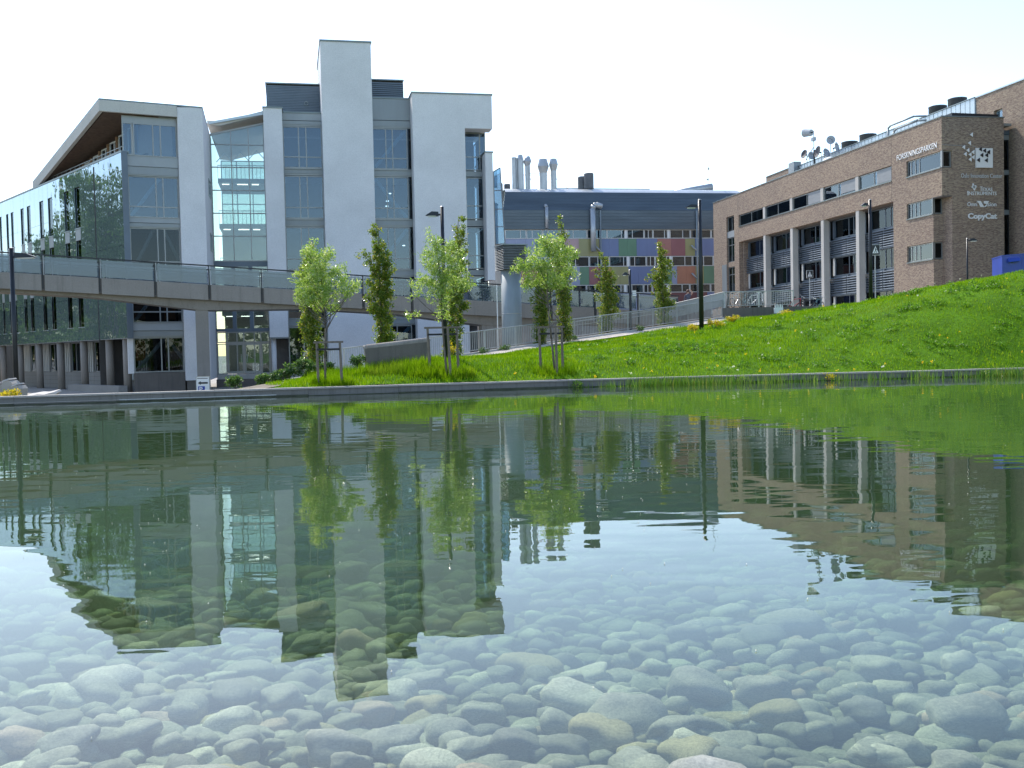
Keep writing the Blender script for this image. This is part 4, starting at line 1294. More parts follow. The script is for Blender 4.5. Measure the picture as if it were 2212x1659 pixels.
# corner windows
def corner_win(z0, z1, s_hi, s_lo, x_in):
    lwin(s_hi, s_lo + 0.02, 0.12, z0 + 0.06, z1, [s_hi - 0.5, s_hi - 1.1, s_hi - 1.7], [], 'glass')
    window(bb, BF, 0.02, x_in, s_lo + 0.02 if s_lo < 0.5 else 1.32, z0 + 0.06, z1, [], [], 'glass_dark')
    piece('window_sill', 'metal_cap', bb, LBF, -s_hi, -s_lo, -0.07, 0.12, z0 - 0.02, z0 + 0.05)
corner_win(14.95, 16.29, 4.98, 0.10, 0.86)
corner_win(11.45, 12.77, 4.98, 1.30, 0.86)
corner_win(7.85, 9.24, 4.98, 1.30, 0.86)
piece('corner_post', 'frame_grey', bb, LBF, -0.12, 0.0, 0.02, 0.12, 15.0, 16.3)
piece('notch_soffit', 'concrete_dark', bb, BF, 0.02, 0.865, 0.02, 1.19, 12.70, 12.775)
# glazed slot and the taller wing on the right
for z0, z1 in ((3.9, 7.4), (7.8, 11.4), (11.8, 14.6), (15.0, 17.4)):
    window(bb, BF, 5.47, 6.6, 1.0, z0, z1, [6.05], [], 'glass_dark', 'dark_metal')
    piece('slot_panel', 'panel_grey', bb, BF, 5.46, 6.6, 0.96, 1.1, z1 + 0.01, z1 + 0.38)
piece('slot_head', 'slat_blue', bb, BF, 5.46, 6.6, 0.9, 3.0, 17.8, 18.15)
piece('slot_back', 'interior_dark', bb, BF, 5.46, 6.6, 3.0, 3.2, PLZ, 17.8)
MB(BF).box(6.61, 14.0, -42, 1.75, PLZ, 21.75).build('wing_wall', 'brick', bb)
MB(BF).box(6.61, 14.0, 2.85, 5.2, PLZ, 21.75).build('wing_wall', 'brick', bb)
MB(BF).box(6.61, 14.0, 1.75, 2.85, PLZ, 18.6).build('wing_wall', 'brick', bb)
MB(BF).box(6.61, 14.0, 1.75, 2.85, 20.15, 21.75).build('wing_wall', 'brick', bb)
window(bb, Frame(BF.w(0, 0, 0), 10.5 - 90), -2.84, -1.76, 6.85, 18.61, 20.14, [], [], 'glass_blue', 'zinc')
piece('wing_cap', 'zinc', bb, BF, 6.55, 14.05, -42, 5.25, 21.75, 21.86)
# zinc-clad plant storey behind the parapet: standing-seam sheets
zr = MB(BF).box(6.62, 14.0, 5.22, 38.0, TOP - 0.6, 21.80).build('zinc_storey', 'zinc', bb)
for i in range(49):
    y0 = 5.24 + i * 0.665
    subpiece('zinc_sheet', 'zinc', zr, BF, 6.54 - 0.008 * (i % 2), 6.62, y0 + 0.035, y0 + 0.63, TOP - 0.5, 21.78)
subpiece('zinc_cap', 'metal_cap', zr, BF, 6.48, 14.0, 5.26, 38.05, 21.80, 21.88)
MB(BF).box(6.6, 12.0, 39.6, 47.0, TOP - 0.3, 22.0).build('stair_head', 'brick', bb)
piece('stair_head_cap', 'metal_cap', bb, BF, 6.54, 12.05, 39.55, 47.05, 22.0, 22.08)
MB(BF).box(6.0, 6.9, 38.1, 39.5, TOP - .5, 22.35).build('roof_unit', 'galvanised_pale', bb)
MB(BF).lathe((2.3, 22.4, TOP + 0.14), [(0.95, 0), (0.95, 0.2), (0.85, 0.45), (0.6, 0.72), (0.2, 0.86)], 18).build('roof_dome', 'white_paint', bb, True)
for (x, y, r, h) in ((8.3, 29.5, 0.85, 1.95), (8.3, 25.7, 0.85, 1.95), (8.3, 13.3, 0.8, 2.0), (8.3, 10.3, 0.8, 2.0)):
    MB(BF).lathe((x, y, 21.86), [(r, 0), (r, h - 1.0), (r * 1.03, h - 1.0), (r * 1.03, h - 0.9), (r * 0.94, h - 0.89), (r * 0.94, h - 0.95)], 24).build('roof_drum', 'black_drum', bb, True)
for dx in (0.0, 0.35):
    MB(BF).tube([(1.5 + dx, 10.3 - dx, TOP - .3), (1.5 + dx, 10.3 - dx, 20.2 - dx), (1.5 + dx, 9.9 - dx, 20.36 - dx), (1.5 + dx, 6.2, 20.36 - dx), (2.4, 5.8, 20.3 - dx)], 0.09, 8).build('roof_pipe', 'galvanised_pale', bb, True)
# satellite dishes and masts: things of their own standing on the roof
def dish(c, r, nrm, mat, label, polefrom=None, name='satellite_dish'):
    c = Vector(c); o = thing(name, c if polefrom is None else Vector(polefrom), label, 'satellite dish', 'dishes on the brick roof')
    n_ = Vector(nrm).normalized(); a = n_.orthogonal().normalized(); b = n_.cross(a)
    mb = MB(); vs = []; fs = []
    for side in (0, 1):
        for j, (fr_, dp) in enumerate(((0.02, 0.0), (0.5, 0.06), (0.85, 0.16), (1.0, 0.24))):
            for i in range(20):
                t = i * math.pi / 10
                vs.append(tuple(c + (a * math.cos(t) + b * math.sin(t)) * r * fr_ + n_ * (dp * r + (0.0 if side else -0.05))))
    for side in (0, 1):
        for j in range(3):
            for i in range(20):
                k = side * 80 + j * 20
                q_ = (k + i, k + (i + 1) % 20, k + 20 + (i + 1) % 20, k + 20 + i)
                fs.append(q_ if side else q_[::-1])
    for i in range(20): fs.append((60 + i, 60 + (i + 1) % 20, 140 + (i + 1) % 20, 140 + i))
    mb.add(vs, fs)
    mb.build('reflector', mat, o, True)
    MB().tube([tuple(c + b * r * 0.9), tuple(c + n_ * r * 0.9), tuple(c - b * r * 0.7 + n_ * 0.1)], 0.02, 5).build('feed_arm', 'dark_metal', o)
    MB().cyl(tuple(c - n_ * 0.02), tuple(c - n_ * 0.35), 0.08, n=8).build('mount', 'dark_metal', o)
    if polefrom is not None:
        MB().cyl(polefrom, tuple(c - n_ * 0.3), 0.04, n=6).build('pole', 'galvanised', o)
lo = lambda x, y, z: tuple(BF.w(x, y, z))
RZ = TOP - 0.3
dish(lo(5.2, 33.75, 22.36), 0.50, (-0.9, -0.35, 0.25), 'dish_dark', 'dark round dish at the left foot of the antenna mast', lo(5.4, 33.5, RZ))
dish(lo(5.2, 32.24, 21.9), 0.45, (0.35, -0.9, 0.2), 'dish_grey', 'small grey dish low beside the antenna mast', lo(5.4, 32.2, RZ))
dish(lo(5.2, 30.53, 22.0), 0.65, (-0.95, -0.15, 0.2), 'dish_dark', 'tall dark dish just right of the antenna mast', lo(5.6, 30.3, RZ))
dish(lo(5.4, 29.2, 21.65), 0.5, (0.5, -0.8, 0.35), 'dish_grey', 'pale dish half hidden by the roof edge', lo(5.6, 29.2, RZ))
dish(lo(5.2, 27.76, 22.72), 0.46, (-0.2, -0.95, 0.1), 'dish_grey', 'round grey dish alone on a thin pole', lo(5.25, 27.85, RZ))
dish(lo(5.4, 27.0, 21.80), 0.55, (0.75, -0.6, 0.15), 'dish_grey', 'narrow-looking grey dish next to the roof drums', lo(5.6, 27.0, RZ))
am = thing('antenna_mast', lo(5.2, 31.5, RZ), 'roof mast carrying a hooded drum antenna and a small box', 'antenna')
MB().cyl(lo(5.2, 31.5, RZ), lo(5.2, 31.57, 24.5), 0.05, n=8).build('mast_pole', 'galvanised', am)
MB().cyl(lo(5.2, 31.5, RZ), lo(5.2, 31.5, 22.4), 0.10, n=8).build('mast_sleeve', 'dark_metal', am)
MB(BF).box(5.05, 5.35, 31.3, 31.9, 23.4, 23.78).build('equipment_box', 'dish_grey', am)
MB().cyl(lo(5.2, 32.1, 24.4), lo(4.8, 33.0, 24.55), 0.36, 0.46, n=14).build('hooded_antenna', 'dish_grey', am)
MB().cyl(lo(5.2, 31.55, 24.4), lo(5.2, 32.2, 24.4), 0.07, n=6).build('antenna_arm', 'dark_metal', am)
MB().tube([lo(5.2, 31.56, 22.75), lo(5.25, 33.2, 21.95), lo(5.3, 33.6, 21.7)], 0.05, 6).build('stay_bar', 'galvanised', am)
MB().tube([lo(5.3, 33.0, 21.5), lo(5.3, 33.0, 22.7), lo(5.3, 32.4, 22.7)], 0.02, 5).build('whip_aerial', 'galvanised', am)

# ---- writing
def sign(name, label): return thing(name, tuple(BF.w(0, 0, 15)), label, 'sign')
BX = BF.w(1, 0) - BF.w(0, 0); BY = BF.w(0, 1) - BF.w(0, 0)
sg = thing('wall_sign', tuple(BF.w(0, 3.4, 16.7)), 'white upper-case lettering along the top of the long brick face', 'sign')
text('lettering', 'FORSKNINGSPARKEN', 'letter_white', BF.w(0, 6.35, 16.62), -BY, 0.46, 5.75, sg, 0.03, 0.0)
sg = thing('wall_sign', tuple(BF.w(3.4, 0, 14.2)), 'grey lettering line beneath the white logo square on the brick face', 'sign')
text('lettering', 'Oslo Innovation Center', 'letter_grey', BF.w(1.63, 0, 14.16), BX, 0.34, 3.62, sg, 0.04)
sg = thing('wall_sign', tuple(BF.w(3.4, 0, 13)), 'two lines of white serif-like capitals with a small map emblem on brick', 'sign')
text('lettering', 'T', 'letter_white', BF.w(3.27, 0, 13.12), BX, 0.36, 0.24, sg, 0.04)
text('lettering', 'EXAS', 'letter_white', BF.w(3.52, 0, 13.12), BX, 0.28, 0.86, sg, 0.04)
text('lettering', 'I', 'letter_white', BF.w(2.18, 0, 12.78), BX, 0.34, 0.09, sg, 0.04, 0.01)
text('lettering', 'NSTRUMENTS', 'letter_white', BF.w(2.32, 0, 12.80), BX, 0.28, 2.42, sg, 0.04)
def plate(par, name, mat, pts, d=0.05, y0=0.03):
    mb = MB(BF)
    mb.hexa([(x, -y0, z) for x, z in pts], [(x, -y0 - d, z) for x, z in pts])
    return mb.build(name, mat, par)
em = [(2.62, 13.72), (2.74, 13.72), (2.74, 13.60), (2.93, 13.58), (2.97, 13.45), (2.90, 13.33), (2.80, 13.14), (2.72, 13.22), (2.66, 13.34), (2.57, 13.40), (2.51, 13.46), (2.62, 13.50)]
ep = plate(sg, 'map_emblem', 'letter_white', em)
text('emblem_mark', 'ti', 'dark_metal', BF.w(2.66, -0.06, 13.34), BX, 0.26, 0.16, sg, 0.03)
sg = thing('wall_sign', tuple(BF.w(3.4, 0, 12)), 'white lettering with a large slanted letter shape in its middle on brick', 'sign')
text('lettering', 'Omni', 'letter_white', BF.w(2.18, 0, 11.92), BX, 0.34, 0.84, sg, 0.04)
text('lettering', 'ision', 'letter_white', BF.w(3.86, 0, 11.92), BX, 0.32, 0.86, sg, 0.04)
plate(sg, 'slanted_letter', 'letter_white', [(2.96, 12.34), (3.30, 12.34), (3.62, 11.86), (3.30, 11.86), (3.14, 12.16)], 0.06, 0.05)
plate(sg, 'slanted_letter', 'letter_white', [(3.62, 11.86), (3.86, 12.10), (3.60, 12.16), (3.62, 12.34), (4.06, 12.34), (3.84, 11.98), (3.74, 11.86)], 0.05, 0.04)
sg = thing('wall_sign', tuple(BF.w(3.4, 0, 11)), 'bold rounded white two-word lettering lowest on the brick sign face', 'sign')
text('lettering', 'CopyCat', 'letter_white', BF.w(2.21, 0, 10.80), BX, 0.58, 2.56, sg, 0.05, 0.035)
lg = thing('wall_logo', tuple(BF.w(3.6, 0, 15.7)), 'white square with dark triangles flying off into white triangles on brick', 'logo')
plate(lg, 'logo_square', 'letter_white', [(2.88, 14.95), (4.33, 14.95), (4.33, 16.48), (2.88, 16.48)], 0.14, 0.06)
def cl(px_, py_):   # pixel grid of the sketch of the logo -> metres on the face
    return 2.88 + (px_ - 375) / 280.0 * 1.45, 16.48 - (py_ - 405) / 325.0 * 1.53
def tri(px_, py_, mat, y0):
    x, z = cl(px_, py_)
    plate(lg, 'triangle', mat, [(x - 0.14, z), (x + 0.12, z - 0.17), (x + 0.12, z + 0.17)], 0.06, y0)
for p_ in ((305, 180), (272, 320), (172, 390), (242, 440), (330, 470), (198, 505), (280, 512), (330, 555), (280, 592)): tri(*p_, 'letter_white', 0.08)
for p_ in ((440, 425), (510, 447), (578, 470), (462, 522), (545, 522), (405, 605), (538, 608)): tri(*p_, 'dark_metal', 0.205)
MB(BF).tube([(0.02, -0.03, 16.72), (2.6, -0.03, 16.66), (2.95, -0.03, 16.6), (2.95, -0.03, 16.48)], 0.015, 5).build('cable', 'galvanised', lg)

# ================================================================== LABORATORY WITH COLOURED PANELS
CF = Frame((12.38, 140.0, 0), 10.5)
cb = thing('laboratory_building', (12.38, 140, PLZ), 'long laboratory block with multicoloured panels under a dark metal-clad top', 'building')
MB(CF).box(-13.1, 20.5, 0.30, 14, PLZ, 17.2).build('core_wall', 'interior', cb)
def panels(z0, z1, lst):
    for a, b, c in lst:
        n = max(1, round((b - a) / 1.4))
        for i in range(n):
            piece('colour_panel', 'panel_' + c, cb, CF, a + (b - a) * i / n + 0.008, a + (b - a) * (i + 1) / n - 0.008, 0.0, 0.12, z0 + 0.01, z1 - 0.01)
panels(13.60, 15.94, [(-13.1, -9.0, 'lilac'), (-9.0, -7.0, 'green'), (-7.0, -4.6, 'pink'), (-4.6, -3.07, 'pink'), (-3.07, -0.19, 'yellow'), (-0.19, 2.48, 'blue'), (2.48, 5.0, 'green'), (5.0, 7.95, 'blue'), (7.95, 9.93, 'red'), (9.93, 11.92, 'crimson'), (11.92, 13.34, 'yellow'), (13.34, 20.5, 'blue')])
panels(9.79, 12.18, [(-13.1, -11.4, 'red'), (-11.4, -8.6, 'crimson'), (-8.6, -6.0, 'maroon'), (-6.0, -4.4, 'lilac'), (-4.4, -2.99, 'lilac'), (-2.99, -1.71, 'green'), (-1.71, 0.0, 'crimson'), (0.0, 1.44, 'orange'), (1.44, 3.79, 'yellow'), (3.79, 7.9, 'blue'), (7.9, 9.95, 'green'), (9.95, 10.69, 'lilac'), (10.69, 13.36, 'orange'), (13.36, 14.53, 'yellow'), (14.53, 20.5, 'green')])
panels(6.1, 8.60, [(-13.1, -4, 'blue'), (-4, 2, 'green'), (2, 8, 'lilac'), (8, 15, 'maroon'), (15, 20.5, 'blue')])
cuts = [-13.1, -11.0, -10.2, -9.4, -8.0, -7.3, -4.6, -3.8, -1.9, -0.7, 0.9, 2.9, 3.7, 4.45, 6.1, 6.7, 7.35, 9.0, 9.75, 11.6, 12.7, 14.3, 15.7, 17.3, 19.0, 20.5]
for z0, z1, sh in ((15.97, 17.18, 0.0), (12.20, 13.58, 0.25), (8.62, 9.77, -0.2)):
    cs = [cuts[0]] + [c + sh for c in cuts[1:-1]] + [cuts[-1]]
    for i in range(0, len(cs) - 1, 2):
        e = cs[min(i + 2, len(cs) - 1)]
        window(cb, CF, cs[i] + 0.02, e - (0.30 if i % 6 == 4 else 0.02), 0.03, z0, z1, [cs[i + 1]] if i + 2 < len(cs) else [], [], 'glass', 'frame_pale', 0.09)
        if i % 6 == 4: piece('white_panel', 'white_paint', cb, CF, e - 0.30, e - 0.02, 0.03, 0.13, z0, z1)
# metal-clad upper part: horizontal strips, folded back half way up, ridge sheets paler, with sunlight put into their colour
for i in range(6):
    z0 = 17.20 + i * 0.42
    piece('cladding_strip', 'cladding_dark', cb, CF, -13.3, 20.5, -0.28 + 0.01 * (i % 2), 0.3, z0 + 0.012, z0 + 0.412)
for i in range(6):
    za, zb = 19.72 + i * 0.43, 19.72 + (i + 1) * 0.43
    ya, yb = -0.28 + i * 0.22, -0.28 + (i + 1) * 0.22
    MB(CF).hexa([(-13.3 + i * 0.1, ya, za + 0.012), (20.5, ya, za + 0.012), (20.5, ya + 0.3, za + 0.012), (-13.3 + i * 0.1, ya + 0.3, za + 0.012)],
                [(-13.3 + i * 0.1, yb, zb), (20.5, yb, zb), (20.5, yb + 0.3, zb), (-13.3 + i * 0.1, yb + 0.3, zb)]).build('cladding_strip', 'cladding_dark', cb)
for i in range(3):
    a = R(35 - i * 13); 
    ya, za = 1.05 + i * 0.62, 22.28 + 0.36 * i - 0.05 * i * i
    yb, zb = ya + 0.61, za + 0.35 - 0.10 * i
    MB(CF).hexa([(-12.7, ya, za), (20.5, ya, za), (20.5, yb, zb), (-12.7, yb, zb)], [(-12.7, ya + 0.05, za + 0.06), (20.5, ya + 0.05, za + 0.06), (20.5, yb + 0.05, zb + 0.06), (-12.7, yb + 0.05, zb + 0.06)]).build('ridge_sheet', 'cladding_sunlit', cb)
MB(CF).box(-12.5, 20.4, 2.95, 13.8, 17.2, 22.95).build('roof_body', 'metal_cap', cb)
MB(CF).box(-5.0, 9.0, 6, 12, 22.72, 23.65).build('roof_monitor', 'zinc', cb)
# chimney stacks
def stack(t, y, z0, prof, name='chimney_stack', mat='steel'):
    return MB(CF).lathe((t, y, z0), prof, 18).build(name, mat, cb, False)
def sc(t, y): return t * (1 + (y) / 140.0)
Y0 = 3.6; K = 1.026
stack(-11.0 , Y0, 22.7, [(0.30, 0), (0.30, 4.5), (0.33, 4.5), (0.33, 4.65), (0.1, 4.65)])
stack(-10.6, Y0 + .3, 22.7, [(0.27, 0), (0.27, 4.5), (0.3, 4.5), (0.3, 4.6), (0.1, 4.6)])
stack(-10.1, Y0, 22.7, [(0.44, 0), (0.44, 4.3), (0.46, 4.3), (0.30, 5.0), (0.1, 5.05)])
stack(-9.25, Y0, 22.7, [(0.22, 0), (0.22, 3.5), (0.44, 4.1), (0.22, 4.6), (0.1, 4.62)])
stack(-8.95, Y0 + .2, 22.7, [(0.24, 0), (0.24, 3.7), (0.44, 4.2), (0.22, 4.85), (0.1, 4.9)])
stack(-6.95, Y0, 22.7, [(0.52, 0), (0.52, 2.55), (0.80, 3.45), (0.55, 4.45), (0.3, 4.5)])
stack(-5.5, Y0, 22.7, [(0.40, 0), (0.40, 2.9), (0.64, 3.75), (0.44, 4.5), (0.25, 4.55)])
for t, y, z0, r, h in ((-0.55, 3.6, 22.7, 0.68, 2.6), (-1.25, 4.6, 22.7, 0.6, 2.3), (-13.0, 4.0, 20.0, 0.48, 3.9), (-11.8, 4.6, 20.0, 0.45, 3.9)):
    stack(t, y, z0, [(r * 0.8, 0), (r * 0.8, 0.5), (r, 0.5), (r, h - 0.1), (r * 0.9, h), (r * 0.3, h)], 'roof_drum', 'black_drum')
MB(CF).box(-1.4, 0.4, 2.9, 4.4, 22.72, 23.0).build('drum_base', 'zinc', cb)
mb = MB(CF)
for a, b in (((-10.1, Y0, 25.0), (-5.5, Y0, 25.0)), ((-8.95, Y0, 25.25), (-6.95, Y0, 25.15)), ((-5.2, Y0, 24.6), (-3.2, Y0, 22.9)), ((-8.8, Y0, 24.6), (-7.8, Y0, 22.9)), ((-6.6, Y0, 24.4), (-6.0, Y0, 23.6))):
    mb.cyl(a, b, 0.035, n=5)
mb.build('stack_stays', 'red_paint', cb)
# half-round duct and mast on the right
MB(CF).tube([(11.5, 5.5, 23.0), (17.9, 5.0, 23.75)], [0.25, 0.55], 14).build('roof_duct', 'steel', cb, True)
MB(CF).box(15.6, 18.0, 4.4, 5.9, 22.7, 23.2).build('duct_plinth', 'white_paint', cb)
mb = MB(CF); mb.cyl((17.4, 5, 23.5), (17.4, 5, 28.5), 0.03, n=5); mb.box(17.28, 17.52, 4.9, 5.1, 26.2, 26.5); mb.box(17.1, 17.35, 4.9, 5.1, 24.7, 24.95); mb.box(17.9, 17.96, 4.95, 5.05, 26.3, 26.6)
mb.build('roof_mast', 'galvanised', cb)
# ducts and downpipes on the front
MB(CF).tube([(-7.5, -0.5, 17.3), (-7.5, -0.5, 20.1), (-7.55, -0.1, 20.4)], 0.22, 12).build('wall_duct', 'steel', cb, True)
MB(CF).tube([(-1.25, -0.75, 14.2), (-1.25, -0.75, 19.9), (-1.1, -0.75, 20.25), (-0.8, -0.7, 20.4), (0.05, -0.6, 20.2)], 0.36, 14).build('wall_duct', 'steel', cb, True)
for t in (-0.13, 13.45):
    MB(CF).cyl((t, -0.45, PLZ), (t, -0.45, 19.7), 0.11, n=8).build('downpipe', 'galvanised_pale', cb, True)
    for z in (14.6, 10.8):
        MB(CF).cyl((t - 0.1, -0.45, z - 0.35), (t - 0.75, -0.3, z + 0.4), 0.12, n=8).build('branch_pipe', 'galvanised', cb, True)

# leaning glass screen beyond the white block
gs = thing('glass_screen', (-0.9, 95, 3.7), 'tall leaning blue glass stair screen beside the white office block', 'screen')
f_ = [(-1.25, 11.0), (-0.35, 11.05), (-0.65, 17.95), (-1.28, 17.6)]
mb = MB()
for i in range(4):
    (xa, za), (xb, zb) = f_[i], f_[(i + 1) % 4]
    mb.cyl((xa, 95, za), (xb, 95, zb), 0.05, n=6)
    mb.cyl((xa, 98, za), (xb, 98, zb), 0.05, n=6)
    mb.cyl((xa, 95, za), (xa, 98, za), 0.04, n=6)
for z in (12.6, 14.2, 15.9):
    mb.cyl((-1.27, 95, z), (-0.35 - (z - 11) * 0.043, 95, z), 0.035, n=5)
mb.build('screen_frame', 'frame_grey', gs)
MB().hexa([(x, 95.02, z) for x, z in f_], [(x, 95.05, z) for x, z in f_]).build('pane', 'glass_blue', gs)
MB().hexa([(x, 97.95, z) for x, z in f_], [(x, 97.98, z) for x, z in f_]).build('pane', 'glass_blue', gs)
MB().prism([(-1.2, 95.1), (-0.4, 95.1), (-0.4, 97.9), (-1.2, 97.9)], PLZ, 11.0).build('stair_base', 'concrete_light', gs)

# ================================================================== FOOTBRIDGE
GF = Frame((-28.0, 57.0, 0), math.degrees(math.atan(0.275)))
gz = lambda x: 7.42 - 0.0675 * x            # top of the handrail along the bridge
br = thing('footbridge', (-28, 57, -0.9), 'concrete footbridge with blue glass parapets crossing in front of the office blocks', 'bridge')
def sbox(mb, x0, x1, y0, y1, a0, a1):
    """box whose top and bottom follow the bridge's fall; a0, a1 are offsets from the handrail line"""
    mb.hexa([(x0, y0, gz(x0) + a0), (x1, y0, gz(x1) + a0), (x1, y1, gz(x1) + a0), (x0, y1, gz(x0) + a0)],
            [(x0, y0, gz(x0) + a1), (x1, y0, gz(x1) + a1), (x1, y1, gz(x1) + a1), (x0, y1, gz(x0) + a1)])
    return mb
PITCHM = 2.95
px0 = -12.6
nP = 18
for i in range(nP):
    x0 = px0 + i * PITCHM; x1 = x0 + PITCHM
    for y0, y1, gy in ((0.0, 0.22, 0.10), (3.0, 3.22, 3.10)):
        if y0 > 1 and i > 16: continue
        sbox(MB(GF), x0 + 0.15, x1 - 0.02, y0, y1, -2.02, -1.12).build('edge_beam', 'concrete', br)
        sbox(MB(GF), x0 - 0.02, x0 + 0.15, y0 + 0.05, y1 - 0.02, -1.98, -1.14).build('beam_joint', 'concrete_dark', br)
        sbox(MB(GF), x0 + 0.02, x0 + 0.07, gy - 0.12, gy + 0.02, -1.9, -0.06).build('post', 'dark_metal', br)
        sbox(MB(GF), x0 + 0.10, x0 + 0.13, gy - 0.12, gy + 0.02, -1.15, -0.06).build('post', 'galvanised', br)
        sbox(MB(GF), x0 + 0.16, x1 - 0.06, gy - 0.01, gy + 0.01, -1.06, -0.12).build('glass_panel', 'glass_parapet', br)
        mb = MB(GF)
        for a in (-0.30, -0.50): sbox(mb, x0, x1, gy + 0.06, gy + 0.09, a - 0.015, a + 0.015)
        sbox(mb, (x0 + x1) / 2 - 0.02, (x0 + x1) / 2 + 0.02, gy + 0.03, gy + 0.06, -1.1, -0.1)
        mb.build('inner_rail', 'galvanised_pale', br)
for gy in (0.08, 3.08):
    sbox(MB(GF), px0, px0 + nP * PITCHM, gy - 0.06, gy + 0.06, -0.07, 0.0).build('handrail', 'dark_metal', br)
sbox(MB(GF), px0, px0 + nP * PITCHM, 0.22, 3.0, -1.5, -1.18).build('deck', 'concrete', br)
piers = [GF.s * 0 + (-17.8 + 28) / GF.c, (-1.2 + 28) / GF.c]
mb = MB(GF)
N_ = 60
for i in range(N_):
    xa = px0 + nP * PITCHM * i / N_; xb = px0 + nP * PITCHM * (i + 1) / N_
    dep = lambda x: -2.08 - 0.12 - 0.42 * max(max(0, 1 - abs(x - p) / 6.0) for p in piers + [piers[0] - 17.3])
    mb.hexa([(xa, 0.5, gz(xa) + dep(xa)), (xb, 0.5, gz(xb) + dep(xb)), (xb, 2.7, gz(xb) + dep(xb)), (xa, 2.7, gz(xa) + dep(xa))],
            [(xa, 0.23, gz(xa) - 1.5), (xb, 0.23, gz(xb) - 1.5), (xb, 2.99, gz(xb) - 1.5), (xa, 2.99, gz(xa) - 1.5)])
mb.build('haunched_girder', 'concrete', br)
for p, w_ in zip(piers, (0.72, 0.95)):
    zt = gz(p) - 2.5
    MB(GF).box(p - w_ / 2, p + w_ / 2, 0.55, 1.35, -0.95, zt).build('pier', 'concrete', br)

# ================================================================== VENTILATION STACK
vsx, vsy = 0.12, 58.0
vt = thing('ventilation_stack', (vsx, vsy, 0.6), 'galvanised cylinder with a square louvred head standing by the footbridge', 'ventilation stack')
MB().lathe((vsx - 0.05, vsy, -0.9), [(0.56, 0), (0.56, 6.75)], 28).build('cylinder', 'galvanised_pale', vt, True)
for z in (1.2, 3.4):
    MB().lathe((vsx - 0.05, vsy, z), [(0.568, 0), (0.568, 0.04)], 28).build('seam_ring', 'galvanised', vt, True)
VF = Frame((vsx - 0.02, vsy, 0), 20)
MB(VF).box(-0.62, 0.62, -0.62, 0.62, 5.85, 7.15).build('head_core', 'interior_dark', vt)
for k in range(15):
    z = 5.86 + k * 0.088
    mb = MB(VF); mb.hexa([(-0.72, -0.72, z), (0.72, -0.72, z), (0.72, 0.72, z), (-0.72, 0.72, z)], [(-0.66, -0.66, z + 0.05), (0.66, -0.66, z + 0.05), (0.66, 0.66, z + 0.05), (-0.66, 0.66, z + 0.05)])
    mb.build('louvre_slat', 'galvanised', vt)
MB(VF).box(-0.74, 0.74, -0.74, 0.74, 7.18, 7.24).build('head_lid', 'galvanised_pale', vt)
MB().cyl((-0.72, 57.3, -0.9), (-0.72, 57.3, 5.0), 0.03, n=6).build('cable_pipe', 'white_paint', vt)

# ================================================================== RAILINGS
def railing(name, label, pts, height, spacing, mat='galvanised', post=2.0, mesh=False, group=None):
    a, b = Vector(pts[0]), Vector(pts[1])
    o = thing(name, a, label, 'railing', group)
    L = (b - a).length; d = (b - a) / L
    hd = Vector((d.x, d.y, 0)).normalized(); rz = math.atan2(hd.y, hd.x)
    n = Vector((-hd.y, hd.x, 0))
    MB().cyl(a + Vector((0, 0, height)), b + Vector((0, 0, height)), 0.028, n=6).build('top_rail', mat, o)
    MB().cyl(a + Vector((0, 0, 0.13)), b + Vector((0, 0, 0.13)), 0.02, n=6).build('bottom_rail', mat, o)
    bar = MB().box(-0.010, 0.010, -0.010, 0.010, 0.12, height).mesh('baluster', mat)
    pst = MB().box(-0.03, 0.03, -0.02, 0.02, -0.25, height).mesh('post', mat)
    k = int(L / spacing)
    if not mesh:
        for i in range(1, k):
            q = link('baluster', bar, o); q.location = d * (i * spacing); q.rotation_euler = (0, 0, rz)
    np_ = max(1, round(L / post))
    for i in range(np_ + 1):
        q = link('post', pst, o); q.location = d * (L * i / np_) + n * 0.03; q.rotation_euler = (0, 0, rz)
    return o, a, b, d, L
railing('ramp_railing', 'galvanised bar railing climbing beside the gravel ramp path', (ramp_pt(-0.45, 0.05, 0.06), ramp_pt(1.0, 0.05, 0.06)), 1.08, 0.12)
railing('ramp_railing', 'galvanised bar railing on the far side of the ramp, seen through the nearer one', (ramp_pt(0.42, -2.4, 0.5), ramp_pt(1.0, -2.2, 0.62)), 0.35, 0.12)
railing('plaza_railing', 'galvanised bar railing in front of the parked bicycles', ((13.45, 65.08, PLZ + 0.02), (17.75, 65.08, PLZ + 0.02)), 1.0, 0.11)
mr, a, b, d, L = railing('mesh_railing', 'perforated metal sheet railing rising from the bridge end to the bicycles', ((9.9, 66.6, 3.02), (13.4, 65.12, 3.74)), 0.98, 0.12, post=0.75, mesh=True)
def perfmat():
    mt, t, b_ = nt('perforated')
    b_.inputs['Base Color'].default_value = (0.40, 0.41, 0.41, 1); b_.inputs['Metallic'].default_value = 0.5; b_.inputs['Roughness'].default_value = 0.5
    out = t.nodes['Material Output']
    ck = N(t, 'ShaderNodeTexVoronoi', Scale=45.0)
    t.links.new(pos(t), ck.inputs['Vector'])
    gt = N(t, 'ShaderNodeMath', operation='LESS_THAN'); gt.inputs[1].default_value = 0.33
    t.links.new(ck.outputs['Distance'], gt.inputs[0])
    tr = t.nodes.new('ShaderNodeBsdfTransparent'); mx = t.nodes.new('ShaderNodeMixShader')
    t.links.new(gt.outputs[0], mx.inputs[0]); t.links.new(b_.outputs[0], mx.inputs[1]); t.links.new(tr.outputs[0], mx.inputs[2]); t.links.new(mx.outputs[0], out.inputs[0])
    MATS['perforated'] = mt
perfmat()
nn = 5
